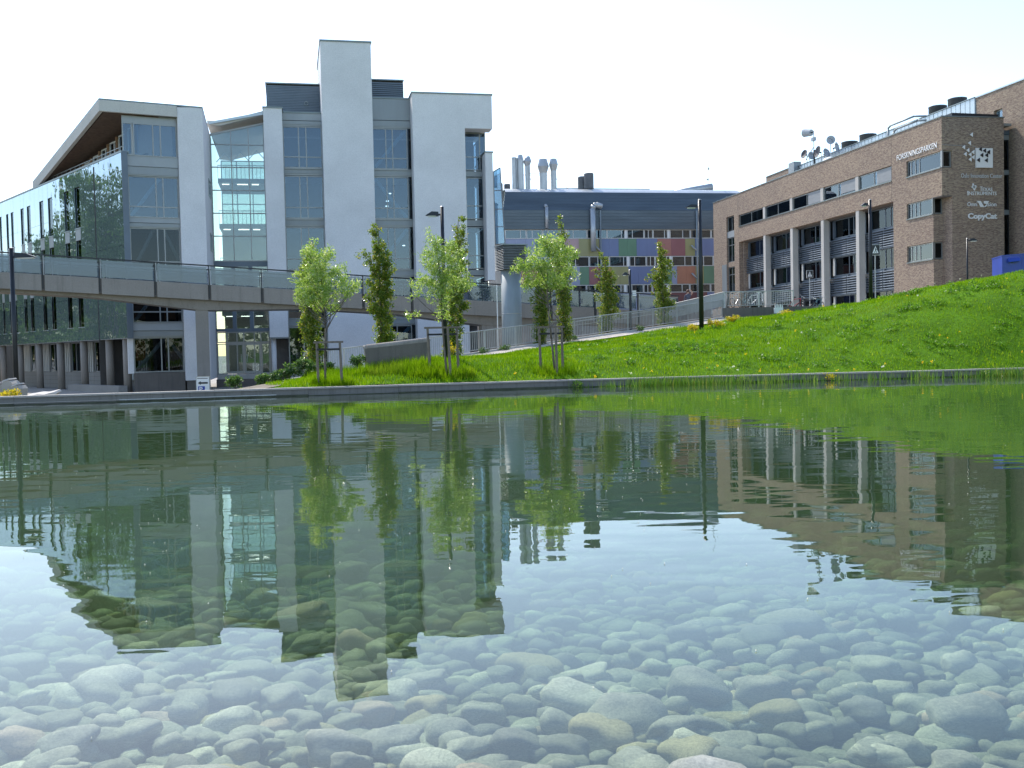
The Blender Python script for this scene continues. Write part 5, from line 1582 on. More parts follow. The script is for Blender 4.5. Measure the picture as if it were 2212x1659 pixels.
for i in range(nn):
    p, q = a + d * (L * i / nn + 0.02), a + d * (L * (i + 1) / nn - 0.02)
    w_ = Vector((-d.y, d.x, 0)).normalized() * 0.012
    MB().hexa([tuple(p + Vector((0, 0, 0.1))), tuple(q + Vector((0, 0, 0.1))), tuple(q + w_ + Vector((0, 0, 0.1))), tuple(p + w_ + Vector((0, 0, 0.1)))],
              [tuple(p + Vector((0, 0, 0.95))), tuple(q + Vector((0, 0, 0.95))), tuple(q + w_ + Vector((0, 0, 0.95))), tuple(p + w_ + Vector((0, 0, 0.95)))]).build('perforated_sheet', 'perforated', mr)

# ================================================================== STREET LAMPS
def lamp(x, y, z0, z1, label, side=-1, arm=0.75, r=0.075, headz=0.55, style=0):
    o = thing('street_lamp', (x, y, z0), label, 'street lamp', 'street lamps')
    MB().cyl((x, y, z0 - 0.3), (x, y, z1), r * 1.15, r * 0.85, n=12).build('pole', 'dark_metal', o, True)
    MB().cyl((x, y, z1), (x, y, z1 + 0.04), r * 0.95, r * 0.4, n=12).build('pole_cap', 'galvanised', o)
    zc = z1 - headz
    MB().cyl((x, y, zc), (x + side * 0.22, y, zc), 0.04, n=8).build('arm', 'dark_metal', o)
    s = side
    mb = MB()
    mb.hexa([(x + s * 0.15, y - 0.14, zc - 0.06), (x + s * arm, y - 0.14, zc - 0.03), (x + s * arm, y + 0.14, zc - 0.03), (x + s * 0.15, y + 0.14, zc - 0.06)],
            [(x + s * 0.15, y - 0.12, zc + 0.10), (x + s * arm * 0.62, y - 0.12, zc + 0.12), (x + s * arm * 0.62, y + 0.12, zc + 0.12), (x + s * 0.15, y + 0.12, zc + 0.10)])
    hd = mb.build('lamp_head', 'dark_metal', o)
    MB().box(min(x + s * 0.25, x + s * (arm - 0.1)), max(x + s * 0.25, x + s * (arm - 0.1)), y - 0.10, y + 0.10, zc - 0.085, zc - 0.05).build('lamp_glass', 'white_paint', hd)
    return o
lamp(-20.1, 42.0, -0.9, 5.98, 'tall dark street lamp at the far left, its head overlapping the bridge rail', 1, 1.0, 0.095, 0.35)
lamp(-2.67, 42.0, 0.95, 7.25, 'dark street lamp rising out of the staked tree beside the concrete wall', -1, 0.66, 0.085, 0.30)
lamp(10.12, 55.0, 2.5, 9.10, 'tallest dark street lamp standing at the top of the grass by the ramp', -1, 0.75, 0.11, 0.35)
lamp(7.18, 62.0, 1.9, 6.0, 'short dark street lamp behind the ramp railing near the bridge', -1, 0.5, 0.075, 0.25)
lamp(21.55, 62.0, 3.7, 9.85, 'dark street lamp in front of the louvred brick bays', -1, 0.55, 0.10, 0.30)
lamp(30.85, 70.0, 3.7, 8.2, 'thin dark street lamp before the brick sign face', 1, 0.7, 0.06, 0.12)
# small notice on the short lamp
o = thing('notice_plate', (7.4, 61.9, 4.6), 'small white notice plate on the short lamp post', 'sign')
for k in range(3): MB().box(7.3, 7.52, 61.86, 61.9, 4.45 + k * 0.12, 4.53 + k * 0.12).build('plate_strip', 'white_paint', o)

# ================================================================== ROAD SIGNS, NOTICE BOARD
def ped_sign(x, y, zc, s, z0, label, pole=True):
    o = thing('crossing_sign', (x, y, z0), label, 'road sign', 'pedestrian crossing signs')
    h = s / 2
    MB().box(x - h, x + h, y - 0.02, y + 0.02, zc - h * 1.15, zc + h * 1.15).build('sign_plate', 'white_paint', o)
    e = h * 0.93
    MB().box(x - e, x + e, y - 0.03, y - 0.021, zc - h * 1.08, zc + h * 1.08).build('sign_field', 'dark_metal', o)
    MB().hexa([(x - e * 0.72, y - 0.031, zc - h * 0.72), (x + e * 0.72, y - 0.031, zc - h * 0.72), (x, y - 0.031, zc + h * 0.85)], [(x - e * 0.72, y - 0.04, zc - h * 0.72), (x + e * 0.72, y - 0.04, zc - h * 0.72), (x, y - 0.04, zc + h * 0.85)]).build('white_triangle', 'letter_white', o)
    mb = MB()
    yf0, yf1 = y - 0.05, y - 0.041
    mb.lathe((x + 0.02 * s, y - 0.045, zc + h * 0.28), [(0.01, 0), (h * 0.09, h * 0.06), (h * 0.09, h * 0.12), (0.01, h * 0.18)], 8)
    for pts in ([(-.08, .24), (.10, .24), (.12, -.15), (-.06, -.15)], [(-.06, -.15), (.04, -.15), (-.22, -.62), (-.34, -.62)], [(.02, -.15), (.12, -.15), (.30, -.62), (.18, -.62)], [(.10, .22), (.10, .10), (.28, -.08), (.30, .0)]):
        mb.hexa([(x + a_ * h, yf0, zc + b_ * h) for a_, b_ in pts], [(x + a_ * h, yf1, zc + b_ * h) for a_, b_ in pts])
    mb.build('walking_figure', 'dark_metal', o)
    if pole: MB().cyl((x, y + 0.05, z0 - 0.1), (x, y + 0.05, zc + h), 0.04, n=8).build('sign_pole', 'galvanised', o)
ped_sign(24.66, 70.0, 7.57, 0.62, 3.7, 'larger pedestrian crossing sign just right of the lamp before the louvred bays')
ped_sign(27.45, 95.0, 7.66, 0.60, 3.7, 'smaller pedestrian crossing sign on a pole in front of the brick columns')
o = thing('parking_board', (-13.15, 44.0, -0.9), 'white free-standing board with a black arrow and blue P panel', 'sign')
bx0, bx1, zt = -13.40, -12.86, 0.56
MB().box(bx0, bx1, 43.98, 44.02, -0.75, zt).build('board', 'letter_white', o)
mb = MB()
for a_ in (bx0 - 0.02, bx1): mb.box(a_, a_ + 0.02, 43.97, 44.03, -0.92, zt + 0.02)
mb.box(bx0, bx1, 43.97, 44.03, zt, zt + 0.025)
mb.build('board_frame', 'galvanised', o)
MB().hexa([(x, 43.972, z) for x, z in ((-13.34, 0.31), (-13.22, 0.39), (-13.22, 0.345), (-12.92, 0.345), (-12.92, 0.275), (-13.22, 0.275), (-13.22, 0.23))], [(x, 43.978, z) for x, z in ((-13.34, 0.31), (-13.22, 0.39), (-13.22, 0.345), (-12.92, 0.345), (-12.92, 0.275), (-13.22, 0.275), (-13.22, 0.23))]).build('arrow', 'dark_metal', o)
MB().box(-13.33, -13.05, 43.968, 43.978, -0.14, 0.17).build('blue_panel', 'blue_paint', o)
text('letter_p', 'P', 'letter_white', (-13.27, 43.965, -0.05), (1, 0, 0), 0.19, 0.14, o, 0.01, 0.02)
MB().box(-13.36, -12.92, 43.972, 43.978, 0.49, 0.515).build('dark_line', 'dark_metal', o)

# ================================================================== CONCRETE WALL BLOCK, SLAB, SEATS, CONTAINER
o = MB()
o.hexa([(-5.56, 39.80, 0.3), (-3.12, 40.40, 0.5), (-3.22, 40.72, 0.5), (-5.66, 40.12, 0.3)], [(-5.60, 39.80, 1.60), (-3.16, 40.40, 1.82), (-3.26, 40.72, 1.82), (-5.70, 40.12, 1.60)])
cwall = thing('concrete_wall', (-4.4, 40.2, 0.6), 'short stained concrete wall end with a rounded top among the grass', 'wall')
o.build('wall_body', 'concrete_dark', cwall)
MB().tube([(-5.66, 39.95, 1.56), (-5.58, 39.97, 1.60), (-3.30, 40.54, 1.82), (-3.20, 40.56, 1.78)], [0.14, 0.165, 0.165, 0.14], 12).build('rounded_top', 'concrete', cwall, True)
slab = thing('stone_bench', (-16.3, 35.6, -0.9), 'long pale curved concrete bench half hidden behind the pool wall', 'bench')
mb = MB()
pr = [(-16.98, 0.16), (-16.6, 0.30), (-16.2, 0.36), (-15.98, 0.35), (-15.62, 0.43), (-15.58, 0.36)]
mb.hexa([(x, 35.3, z - 0.08) for x, z in pr] + [(-15.8, 35.3, 0.14), (-16.3, 35.3, 0.05)], [(x, 35.8, z) for x, z in pr] + [(-15.8, 35.8, 0.18), (-16.3, 35.8, 0.08)])
mb.build('bench_seat', 'boulder_pale', slab)
MB().hexa([(-16.9, 35.4, -0.92), (-15.8, 35.4, -0.92), (-15.8, 35.75, -0.92), (-16.9, 35.75, -0.92)], [(-16.95, 35.38, 0.09), (-15.8, 35.38, 0.13), (-15.8, 35.78, 0.13), (-16.95, 35.78, 0.09)]).build('bench_base', 'coping', slab)
for x, y, zt, w_, lab in ((-18.82, 38.2, 0.62, 0.26, 'concrete seat shell at the far left edge of the photo'), (-18.42, 38.0, 0.74, 0.32, 'tallest curved concrete seat shell beside the left lamp post'), (-18.02, 37.8, 0.56, 0.26, 'lowest curved concrete seat shell touching the left lamp post')):
    o = thing('seat_shell', (x, y, -0.9), lab, 'seat', 'curved concrete seats')
    mb = MB()
    prof = [(-w_ * .5, -0.92), (w_ * .45, -0.92), (w_ * .5, zt - 0.35), (w_ * .62, zt - 0.14), (w_ * .3, zt - 0.02), (-w_ * .2, zt), (-w_ * .55, zt - 0.1)]
    mb.hexa([(x + a_, y - 0.25, b_) for a_, b_ in prof], [(x + a_ + 0.05, y + 0.3, b_) for a_, b_ in prof])
    mb.build('shell', 'coping', o)
    MB().hexa([(x - w_ * .55, y - 0.27, zt - 0.07), (x + w_ * .35, y - 0.27, zt + 0.01), (x + w_ * .35, y + 0.32, zt + 0.03), (x - w_ * .55, y + 0.32, zt - 0.05)], [(x - w_ * .45, y - 0.25, zt - 0.01), (x + w_ * .25, y - 0.25, zt + 0.06), (x + w_ * .25, y + 0.3, zt + 0.07), (x - w_ * .45, y + 0.3, zt)]).build('sunlit_cap', 'boulder_pale', o)  # paler top puts the sunlight on the shell into its colour
ct = thing('blue_container', (30.5, 62, PLZ), 'bright blue metal container box on the plaza at the right edge', 'container')
XF = Frame((29.4, 62.0, 0), -12)
MB(XF).hexa([(0, 0, PLZ), (5.0, 0, PLZ), (5.0, 2.4, PLZ), (0, 2.4, PLZ)], [(0, 0, 6.36), (5.0, 0, 6.62), (5.0, 2.4, 6.62), (0, 2.4, 6.36)]).build('box', 'blue_paint', ct)
MB(XF).hexa([(0.3, -0.3, 5.95), (0.95, -0.3, 6.0), (0.95, 0, 6.0), (0.3, 0, 5.95)], [(0.3, -0.22, 6.14), (0.95, -0.22, 6.20), (0.95, 0, 6.24), (0.3, 0, 6.18)]).build('hood', 'blue_paint', ct)
for k in range(5): MB(XF).box(0.0 + k * 1.1, 0.06 + k * 1.1, -0.03, 0, PLZ, 6.3 + k * 0.05).build('rib', 'blue_paint', ct)
MB(XF).hexa([(-0.03, -0.03, 6.33), (5.03, -0.03, 6.59), (5.03, 2.43, 6.59), (-0.03, 2.43, 6.33)], [(-0.03, -0.03, 6.39), (5.03, -0.03, 6.65), (5.03, 2.43, 6.65), (-0.03, 2.43, 6.39)]).build('rim', 'blue_paint', ct)
cr = thing('white_crate', (17.0, 64.75, 3.6), 'small white slatted crate beside the bicycles', 'crate')
MB().box(16.45, 16.98, 64.55, 64.85, 3.3, 3.66).build('crate_body', 'white_paint', cr)
for k in range(5): MB().box(16.47 + k * 0.105, 16.53 + k * 0.105, 64.55, 64.58, 3.66, 3.80 + 0.05 * (k % 2)).build('slat', 'white_paint', cr)

# ================================================================== BICYCLES
def bike_meshes(fmat):
    out = {}
    mb = MB(); 
    for cx in (-0.52, 0.52):
        pass
    def wheel():
        w = MB(); n = 20
        vs = []; fs = []
        for i in range(n):
            t = 2 * math.pi * i / n
            for rr, yy in ((0.34, 0.0), (0.31, 0.022), (0.285, 0.0), (0.31, -0.022)):
                vs.append((rr * math.cos(t), yy, rr * math.sin(t)))
        for i in range(n):
            j = (i + 1) % n
            for k in range(4): fs.append((i * 4 + k, j * 4 + k, j * 4 + (k + 1) % 4, i * 4 + (k + 1) % 4))
        w.add(vs, fs)
        return w
    out['wheel'] = wheel().mesh('bike_wheel', 'rubber')
    sp = MB()
    for i in range(10):
        t = math.pi * 2 * i / 10
        sp.cyl((0, 0, 0), (0.29 * math.cos(t), 0, 0.29 * math.sin(t)), 0.004, n=4)
    sp.lathe((0, 0, 0), [(0.03, -0.02), (0.03, 0.02)], 8)
    out['spokes'] = sp.mesh('bike_spokes', 'galvanised_pale')
    f = MB()
    bbk = (-0.08, 0, 0.28); st = (-0.22, 0, 0.78); hd_ = (0.34, 0, 0.86); hd2 = (0.38, 0, 0.62)
    for p, q in ((bbk, st), (bbk, hd2), (st, hd_), (hd_, hd2), ((-0.52, 0.03, 0.34), bbk), ((-0.52, 0.03, 0.34), st), ((0.52, 0.03, 0.34), hd2), ((0.52, -0.03, 0.34), hd2), (st, (-0.25, 0, 0.93))):
        f.cyl(p, q, 0.02, n=6)
    out['frame'] = f.mesh('bike_frame', fmat)
    hb = MB(); hb.tube([(0.30, -0.28, 1.0), (0.38, -0.18, 1.02), (0.36, 0, 0.98), (0.38, 0.18, 1.02), (0.30, 0.28, 1.0)], 0.014, 6); hb.cyl((0.36, 0, 0.98), hd_, 0.018, n=6)
    out['handlebar'] = hb.mesh('bike_bar', 'galvanised_pale')
    sd = MB(); sd.hexa([(-0.38, -0.08, 0.92), (-0.12, -0.03, 0.93), (-0.12, 0.03, 0.93), (-0.38, 0.08, 0.92)], [(-0.38, -0.07, 0.98), (-0.12, -0.02, 0.97), (-0.12, 0.02, 0.97), (-0.38, 0.07, 0.98)])
    out['saddle'] = sd.mesh('bike_saddle', 'rubber')
    return out
BK = {k: bike_meshes(k) for k in ('silver_paint', 'teal_paint', 'red_paint', 'white_paint', 'dark_metal')}
def bicycle(x, y, z, rz, tilt, col, label):
    o = thing('bicycle', (x, y, z), label, 'bicycle', 'bicycles parked on the plaza')
    o.rotation_euler = (tilt, 0, rz)
    ms = BK[col]
    for cx in (-0.52, 0.52):
        w = link('wheel', ms['wheel'], o); w.location = (cx, 0, 0.34)
        s = link('spokes', ms['spokes'], w)
    for k in ('frame', 'handlebar', 'saddle'): link(k, ms[k], o)
bicycle(13.75, 65.75, PLZ, 1.3, 0.1, 'dark_metal', 'dark bicycle nearest the corner post of the railing')
bicycle(14.35, 65.7, PLZ, 0.9, -0.15, 'silver_paint', 'silver bicycle leaning forward against the railing bars')
bicycle(14.85, 65.9, PLZ, 1.2, 0.08, 'teal_paint', 'teal bicycle behind the middle of the railing')
bicycle(15.35, 65.75, PLZ, 0.6, 0.12, 'white_paint', 'white bicycle turned sideways behind the railing')
bicycle(16.1, 66.0, PLZ, 1.4, -0.05, 'silver_paint', 'silver bicycle at the right end of the railed group')
bicycle(18.0, 66.2, PLZ - 0.2, 0.5, 0.5, 'red_paint', 'red bicycle lying tilted beyond the railing end')
bicycle(18.9, 66.4, PLZ - 0.35, 0.3, 0.4, 'dark_metal', 'dark bicycle tilted beside the red one')
bicycle(19.6, 66.6, PLZ - 0.3, 0.8, 0.3, 'teal_paint', 'teal bicycle last in the row towards the grass hill')

# ================================================================== PERSON (only the head shows above the perforated railing)
pe = thing('person', (12.0, 70.0, 3.42), 'person in dark clothes behind the perforated railing, one arm raised to the head', 'person')
me = bpy.data.meshes.new('body')
J = {'pelvis': (0, 0, .92), 'chest': (0, 0, 1.28), 'neck': (0, 0, 1.46), 'head': (0, -.02, 1.56), 'crown': (0, 0, 1.70),
     'ls': (-.18, 0, 1.40), 'le': (-.24, .02, 1.12), 'lw': (-.22, -.08, .88), 'lh': (-.22, -.12, .80), 'rs': (.18, 0, 1.40), 're': (.30, -.04, 1.58), 'rw': (.15, -.03, 1.73), 'rh': (.07, -.02, 1.76),
     'lk': (-.10, -.02, .50), 'la': (-.10, .02, .08), 'lt': (-.10, -.14, .04), 'rk': (.10, -.02, .50), 'ra': (.10, .02, .08), 'rtoe': (.10, -.14, .04), 'lhip': (-.09, 0, .88), 'rhip': (.09, 0, .88)}
Ed = [('pelvis', 'chest'), ('chest', 'neck'), ('neck', 'head'), ('head', 'crown'), ('chest', 'ls'), ('ls', 'le'), ('le', 'lw'), ('lw', 'lh'), ('chest', 'rs'), ('rs', 're'), ('re', 'rw'), ('rw', 'rh'), ('pelvis', 'lhip'), ('lhip', 'lk'), ('lk', 'la'), ('la', 'lt'), ('pelvis', 'rhip'), ('rhip', 'rk'), ('rk', 'ra'), ('ra', 'rtoe')]
RAD = {'pelvis': .14, 'chest': .15, 'neck': .055, 'head': .085, 'crown': .075, 'ls': .06, 'le': .045, 'lw': .035, 'lh': .035, 'rs': .06, 're': .045, 'rw': .035, 'rh': .035, 'lk': .06, 'la': .045, 'lt': .04, 'rk': .06, 'ra': .045, 'rtoe': .04, 'lhip': .09, 'rhip': .09}
names = list(J)
me.from_pydata([J[k] for k in names], [(names.index(a_), names.index(b_)) for a_, b_ in Ed], [])
bo = link('body', me, pe)
md = bo.modifiers.new('skin', 'SKIN')
for i, k in enumerate(names):
    me.skin_vertices[0].data[i].radius = (RAD[k], RAD[k])
me.skin_vertices[0].data[0].use_root = True
sb = bo.modifiers.new('sub', 'SUBSURF'); sb.levels = 1; sb.render_levels = 2
dg = bpy.context.evaluated_depsgraph_get()
m2 = bpy.data.meshes.new_from_object(bo.evaluated_get(dg))
bo.modifiers.clear(); bo.data = m2
m2.materials.clear(); m2.materials.append(MATS['cloth_dark']); m2.materials.append(MATS['skin'])
for p in m2.polygons:
    c = p.center; p.use_smooth = True
    p.material_index = 1 if (c.z > 1.47 and (abs(c.x) < 0.12 or c.z > 1.62)) or (c.z < 0.9 and abs(c.x) > 0.19) or c.x > 0.22 else 0
MB(Frame((12.0, 70.0, 3.42), 0)).lathe((0, 0.02, 1.56), [(0.10, 0.0), (0.115, 0.06), (0.11, 0.13), (0.08, 0.19), (0.02, 0.215)], 12).build('hair', 'hair', pe, True)

# ================================================================== TREES
def crown_tree(name, label, cat, group, base, trunk, clumps, nleaf, L, Wd, leaf, upb=0.3, r0=0.05, limbs=18, flat=1.0, per=0.22, ncl=110, extra=None):
    """tapered trunk and limbs, leaves in clumps spread through the crown's volume"""
    o = thing(name, base, label, cat, group)
    mb = MB()
    rad = [r0 * (1 - 0.75 * i / (len(trunk) - 1)) for i in range(len(trunk))]
    mb.tube(trunk, rad, 8)
    cs = []; sp = []
    tot = sum(c[3] * c[4] * c[5] for c in clumps)
    for cx, cy, cz, rx, ry, rz in clumps:
        k = max(3, int(ncl * rx * ry * rz / tot))
        d = NR.normal(0, 1, (k, 3)); d /= np.linalg.norm(d, axis=1)[:, None]
        p = np.array([cx, cy, cz]) + d * np.array([rx, ry, rz]) * (NR.uniform(0, 1, (k, 1)) ** 0.42)
        cs.append(p); sp.append(np.full(k, per) * NR.uniform(0.6, 1.3, k))
    cs = np.concatenate(cs); sp = np.concatenate(sp)
    if limbs:
        pick = NR.choice(len(cs), min(limbs, len(cs)), replace=False)
        tz = np.array([t[2] for t in trunk])
        for i in pick:
            c = cs[i]
            hz_ = max(tz[0] + (tz[-1] - tz[0]) * 0.3, min(tz[-1], c[2] - 0.25 - 0.5 * np.hypot(c[0] - base[0], c[1] - base[1])))
            f = (hz_ - tz[0]) / (tz[-1] - tz[0]) * (len(trunk) - 1); k = min(int(f), len(trunk) - 2); g = f - k
            s = Vector(trunk[k]).lerp(Vector(trunk[k + 1]), g); e = Vector(c)
            mid = s.lerp(e, 0.55) + Vector((0, 0, -0.08 * (e - s).length))
            mb.tube([s, mid, e], [r0 * 0.32, r0 * 0.2, r0 * 0.08], 5)
    if extra:
        for pts, rr in extra: mb.tube(pts, rr, 6)
    mb.build('trunk', 'bark', o, True)
    V1, F1 = leaf_quads(cs, nleaf, sp, L, Wd, upb, flat)
    npmesh('crown', V1, F1, leaf, o)
    return o
# three staked silver willows by the water
def willow(bx, by, bz, clumps, trunk, lab, n, extra=None):
    crown_tree('willow_tree', lab, 'tree', 'young staked willows along the pool', (bx, by, bz), trunk, clumps, int(n * 1.15), 0.13, 0.032, 'leaf_willow', 0.1, 0.045, 30, per=0.19, ncl=190, extra=extra)
willow(-6.67, 37.09, lz(-6.67, 37.09), [(-6.93, 37.09, 4.78, 0.54, 0.54, 0.56), (-6.56, 37.09, 4.83, 0.45, 0.43, 0.43), (-6.99, 36.98, 4.03, 0.77, 0.64, 0.59), (-6.29, 37.2, 4.13, 0.59, 0.54, 0.59), (-7.47, 37.09, 3.49, 0.45, 0.43, 0.45), (-6.77, 36.98, 3.43, 0.81, 0.64, 0.48), (-5.86, 37.2, 3.7, 0.48, 0.43, 0.41), (-5.48, 37.2, 3.81, 0.32, 0.32, 0.24), (-7.04, 36.98, 5.26, 0.17, 0.16, 0.28), (-6.34, 37.09, 3.06, 0.32, 0.32, 0.21)],
       [(-6.69, 37.09, lz(-6.67, 37.09) - 0.1), (-6.67, 37.09, 1.29), (-6.62, 37.09, 2.36), (-6.67, 37.09, 3.33), (-6.77, 37.09, 4.83)], 'silver-green willow farthest left of the three staked trees, with the broadest crown', 6200, [([(-6.62, 37.09, 2.25), (-6.29, 37.14, 2.84), (-5.86, 37.2, 3.43)], [0.025, 0.02, 0.01]), ([(-6.63, 37.09, 2.15), (-6.45, 37.09, 2.68), (-6.4, 37.09, 3.33)], [0.025, 0.02, 0.01])])
willow(-2.41, 38.2, lz(-2.41, 38.2), [(-2.81, 38.2, 5.52, 0.38, 0.32, 0.48), (-2.74, 38.2, 4.83, 0.59, 0.54, 0.54), (-2.09, 38.2, 4.99, 0.45, 0.43, 0.54), (-2.79, 38.09, 4.08, 0.67, 0.54, 0.54), (-2.04, 38.2, 4.08, 0.56, 0.54, 0.54), (-3.54, 38.2, 3.91, 0.3, 0.32, 0.17), (-3.43, 38.2, 3.49, 0.32, 0.32, 0.15), (-1.66, 38.2, 3.86, 0.32, 0.32, 0.27), (-2.47, 38.09, 3.43, 0.54, 0.43, 0.32), (-3.59, 38.2, 2.84, 0.24, 0.21, 0.11), (-2.47, 38.2, 2.89, 0.32, 0.32, 0.32)],
       [(-2.38, 38.2, lz(-2.41, 38.2) - 0.1), (-2.47, 38.2, 1.61), (-2.53, 38.2, 2.68), (-2.53, 38.2, 3.75), (-2.68, 38.2, 5.47)], 'sparser silver-green willow in the middle, in front of a lamp post', 5200, [([(-2.53, 38.2, 2.57), (-3.11, 38.2, 3.11), (-3.54, 38.2, 3.54)], [0.02, 0.015, 0.008])])
willow(1.58, 39.28, lz(1.58, 39.28), [(1.06, 39.28, 4.72, 0.58, 0.53, 0.58), (0.48, 39.28, 4.51, 0.42, 0.42, 0.37), (1.64, 39.28, 5.2, 0.53, 0.53, 0.53), (2.16, 39.28, 4.93, 0.48, 0.42, 0.44), (1.37, 39.18, 5.57, 0.37, 0.32, 0.32), (0.79, 39.28, 3.98, 0.48, 0.42, 0.34), (1.58, 39.28, 4.14, 0.63, 0.53, 0.48), (2.22, 39.28, 4.14, 0.37, 0.32, 0.42)],
       [(1.65, 39.28, lz(1.58, 39.28) - 0.1), (1.53, 39.28, 1.82), (1.44, 39.28, 2.87), (1.4, 39.28, 3.72), (1.48, 39.28, 5.2)], 'rounded silver-green willow on the right with twin dark columns behind', 5600, [([(1.44, 39.28, 3.08), (1.8, 39.28, 2.56), (2.01, 39.28, 2.34)], [0.015, 0.015, 0.015])])
# tree stakes with cross bars and ties
def stakes(bx, by, pts, lab, top):
    z0 = lz(bx, by)
    o = thing('tree_stakes', (bx, by, z0), lab, 'tree stakes', 'wooden tree support frames')
    for (x, y, x2) in pts:
        MB().cyl((x, y, lz(x, y) - 0.2), (x2, y, top), 0.052, 0.045, n=8).build('stake', 'stake_wood', o)
    xs_ = sorted(p[2] for p in pts)
    MB().box(xs_[0] - 0.12, xs_[-1] + 0.12, pts[0][1] - 0.05, pts[0][1] + 0.02, top, top + 0.07).build('cross_bar', 'stake_wood', o)
    for dz in (0.22,):
        MB().box(xs_[0], xs_[-1], pts[0][1] - 0.06, pts[0][1] - 0.04, top - dz - 0.035, top - dz + 0.035).build('tie_strap', 'rubber', o)
    return o
stakes(-6.50, 36.98, [(-6.9, 36.93, -6.92), (-6.06, 36.93, -6.1)], 'weathered wooden stake frame round the leftmost willow', 1.82)
stakes(-2.52, 38.74, [(-3.05, 38.74, -3.11), (-2.25, 38.15, -2.32), (-1.99, 38.74, -2.02)], 'weathered wooden stake frame round the middle willow', 2.29)
stakes(1.53, 39.39, [(1.12, 39.6, 1.08), (1.71, 39.07, 1.69), (1.96, 39.6, 1.94)], 'weathered wooden stake frame round the right-hand willow', 2.24)
# dark columnar hornbeams
def column(x, y, zt, w_, lab, n=5200, gap=None, base=None, lean=0.0):
    z0 = base if base is not None else lz(x, y)
    H_ = zt - z0
    cl_ = []
    k = 11
    for i in range(k):
        f = (i + 0.5) / k
        prof = (0.80 + 0.22 * math.sin(math.pi * f)) * (1.0 if f < 0.76 else max(0.30, 1 - (f - 0.76) * 2.4))
        cl_.append((x + lean * f + random.uniform(-.12, .12) * w_, y + random.uniform(-.1, .1), z0 + 0.15 + f * (H_ - 0.25), w_ * 0.43 * prof, w_ * 0.4 * prof, H_ / k * 0.8))
    for i in range(5):
        f = random.uniform(0.35, 0.85)
        cl_.append((x + lean * f + random.choice((-1, 1)) * w_ * random.uniform(0.35, 0.62), y, z0 + f * H_, w_ * 0.16, w_ * 0.16, 0.28))
    crown_tree('hornbeam_tree', lab, 'tree', 'columnar hornbeams', (x, y, z0), [(x, y, z0 - 0.15), (x, y, z0 + H_ * 0.3), (x + lean * .6, y, z0 + H_ * 0.65), (x + lean, y, zt - 0.25)], cl_, int(n * 1.9), 0.10, 0.06, 'leaf_hornbeam', -0.3, 0.06, 22, per=0.16, ncl=420)
column(-8.42, 44.0, 6.2, 1.05, 'columnar dark tree partly behind the leftmost staked willow', 5200)
column(-5.75, 46.0, 7.15, 1.22, 'widest columnar dark tree standing behind the concrete wall end', 6800, base=0.75)
column(-2.95, 50.0, 8.0, 1.25, 'tall columnar tree behind the lamp and middle willow', 6200, base=0.6, lean=0.55)
column(1.68, 56.0, 6.3, 0.95, 'shorter columnar tree just left of the right-hand willow trunk', 4200, base=0.9)
column(2.88, 56.5, 8.5, 1.05, 'tall pointed columnar tree rising above the right-hand willow', 5200, base=1.0)
column(5.82, 62.0, 7.05, 1.25, 'columnar tree left of the short lamp behind the ramp railing', 4800, base=1.2, lean=-0.1)
column(9.35, 63.2, 7.85, 1.3, 'columnar tree beside the perforated railing, nearest the tallest lamp', 5200, base=1.6, lean=-0.15)
# park trees outside the frame on the left: they are what the mirror facade shows
for i, (x, y, h_, r_) in enumerate([(-57.5, 87.5, 21, 4.0), (-61.0, 92.5, 23, 4.2), (-64.0, 97.0, 17, 4.0), (-66.5, 101.5, 12, 3.6), (-69.5, 105.5, 11.5, 3.6), (-72.5, 109.5, 12, 3.8), (-69, 90, 15, 5.0), (-76, 99, 12, 5.0), (-82, 110, 13, 5.0), (-60, 79, 12, 4.0), (-63, 85, 9, 4.0)]):
    cl_ = [(x + random.uniform(-1, 1) * r_ * .55, y + random.uniform(-1, 1) * r_ * .5, h_ * random.uniform(0.38, 0.82), r_ * .5, r_ * .5, h_ * .14) for _ in range(9)] + [(x + random.uniform(-1, 1) * r_ * .8, y + random.uniform(-1, 1) * r_ * .8, random.uniform(2.2, 6), r_ * .45, r_ * .45, 2.2) for _ in range(6)] + [(x, y, h_ * .62, r_ * .75, r_ * .75, h_ * .3), (x, y, h_ * .84, r_ * .35, r_ * .35, h_ * .13)]
    crown_tree('park_tree', 'large leafy park tree seen only as a reflection in the mirror glass facade', 'tree', 'park trees mirrored in the glass facade', (x, y, -0.9), [(x, y, -1.0), (x + .2, y, h_ * .35), (x - .1, y, h_ * .65), (x, y, h_ * .9)], cl_, 6500, 0.48, 0.28, 'leaf_park', 0.0, 0.3, 16, per=0.9, ncl=230)

# ================================================================== SHRUBS, FLOWERS, REEDS
def shrub(x, y, z, rx, rz_, n, leaf, lab, L=0.09, Wd=0.055, group='low shrubs', cat='shrub', name='shrub'):
    o = thing(name, (x, y, z), lab, cat, group)
    mb = MB()
    for k in range(6):
        t = random.uniform(0, 6.28)
        mb.cyl((x + random.uniform(-.05, .05), y, z - 0.05), (x + rx * .6 * math.cos(t), y + rx * .5 * math.sin(t), z + rz_ * random.uniform(.8, 1.4)), 0.012, 0.005, n=5)
    mb.build('stems', 'bark', o)
    k = 16
    d = NR.normal(0, 1, (k, 3)); d /= np.linalg.norm(d, axis=1)[:, None]
    cs = np.array([x, y, z + rz_]) + d * np.array([rx, rx * .8, rz_ * .8]) * NR.uniform(0.3, 0.9, (k, 1))
    V1, F1 = leaf_quads(cs, n, 0.14, L, Wd, 0.4)
    V1[:, 2] = np.maximum(V1[:, 2], z - 0.02)
    npmesh('foliage', V1, F1, leaf, o)
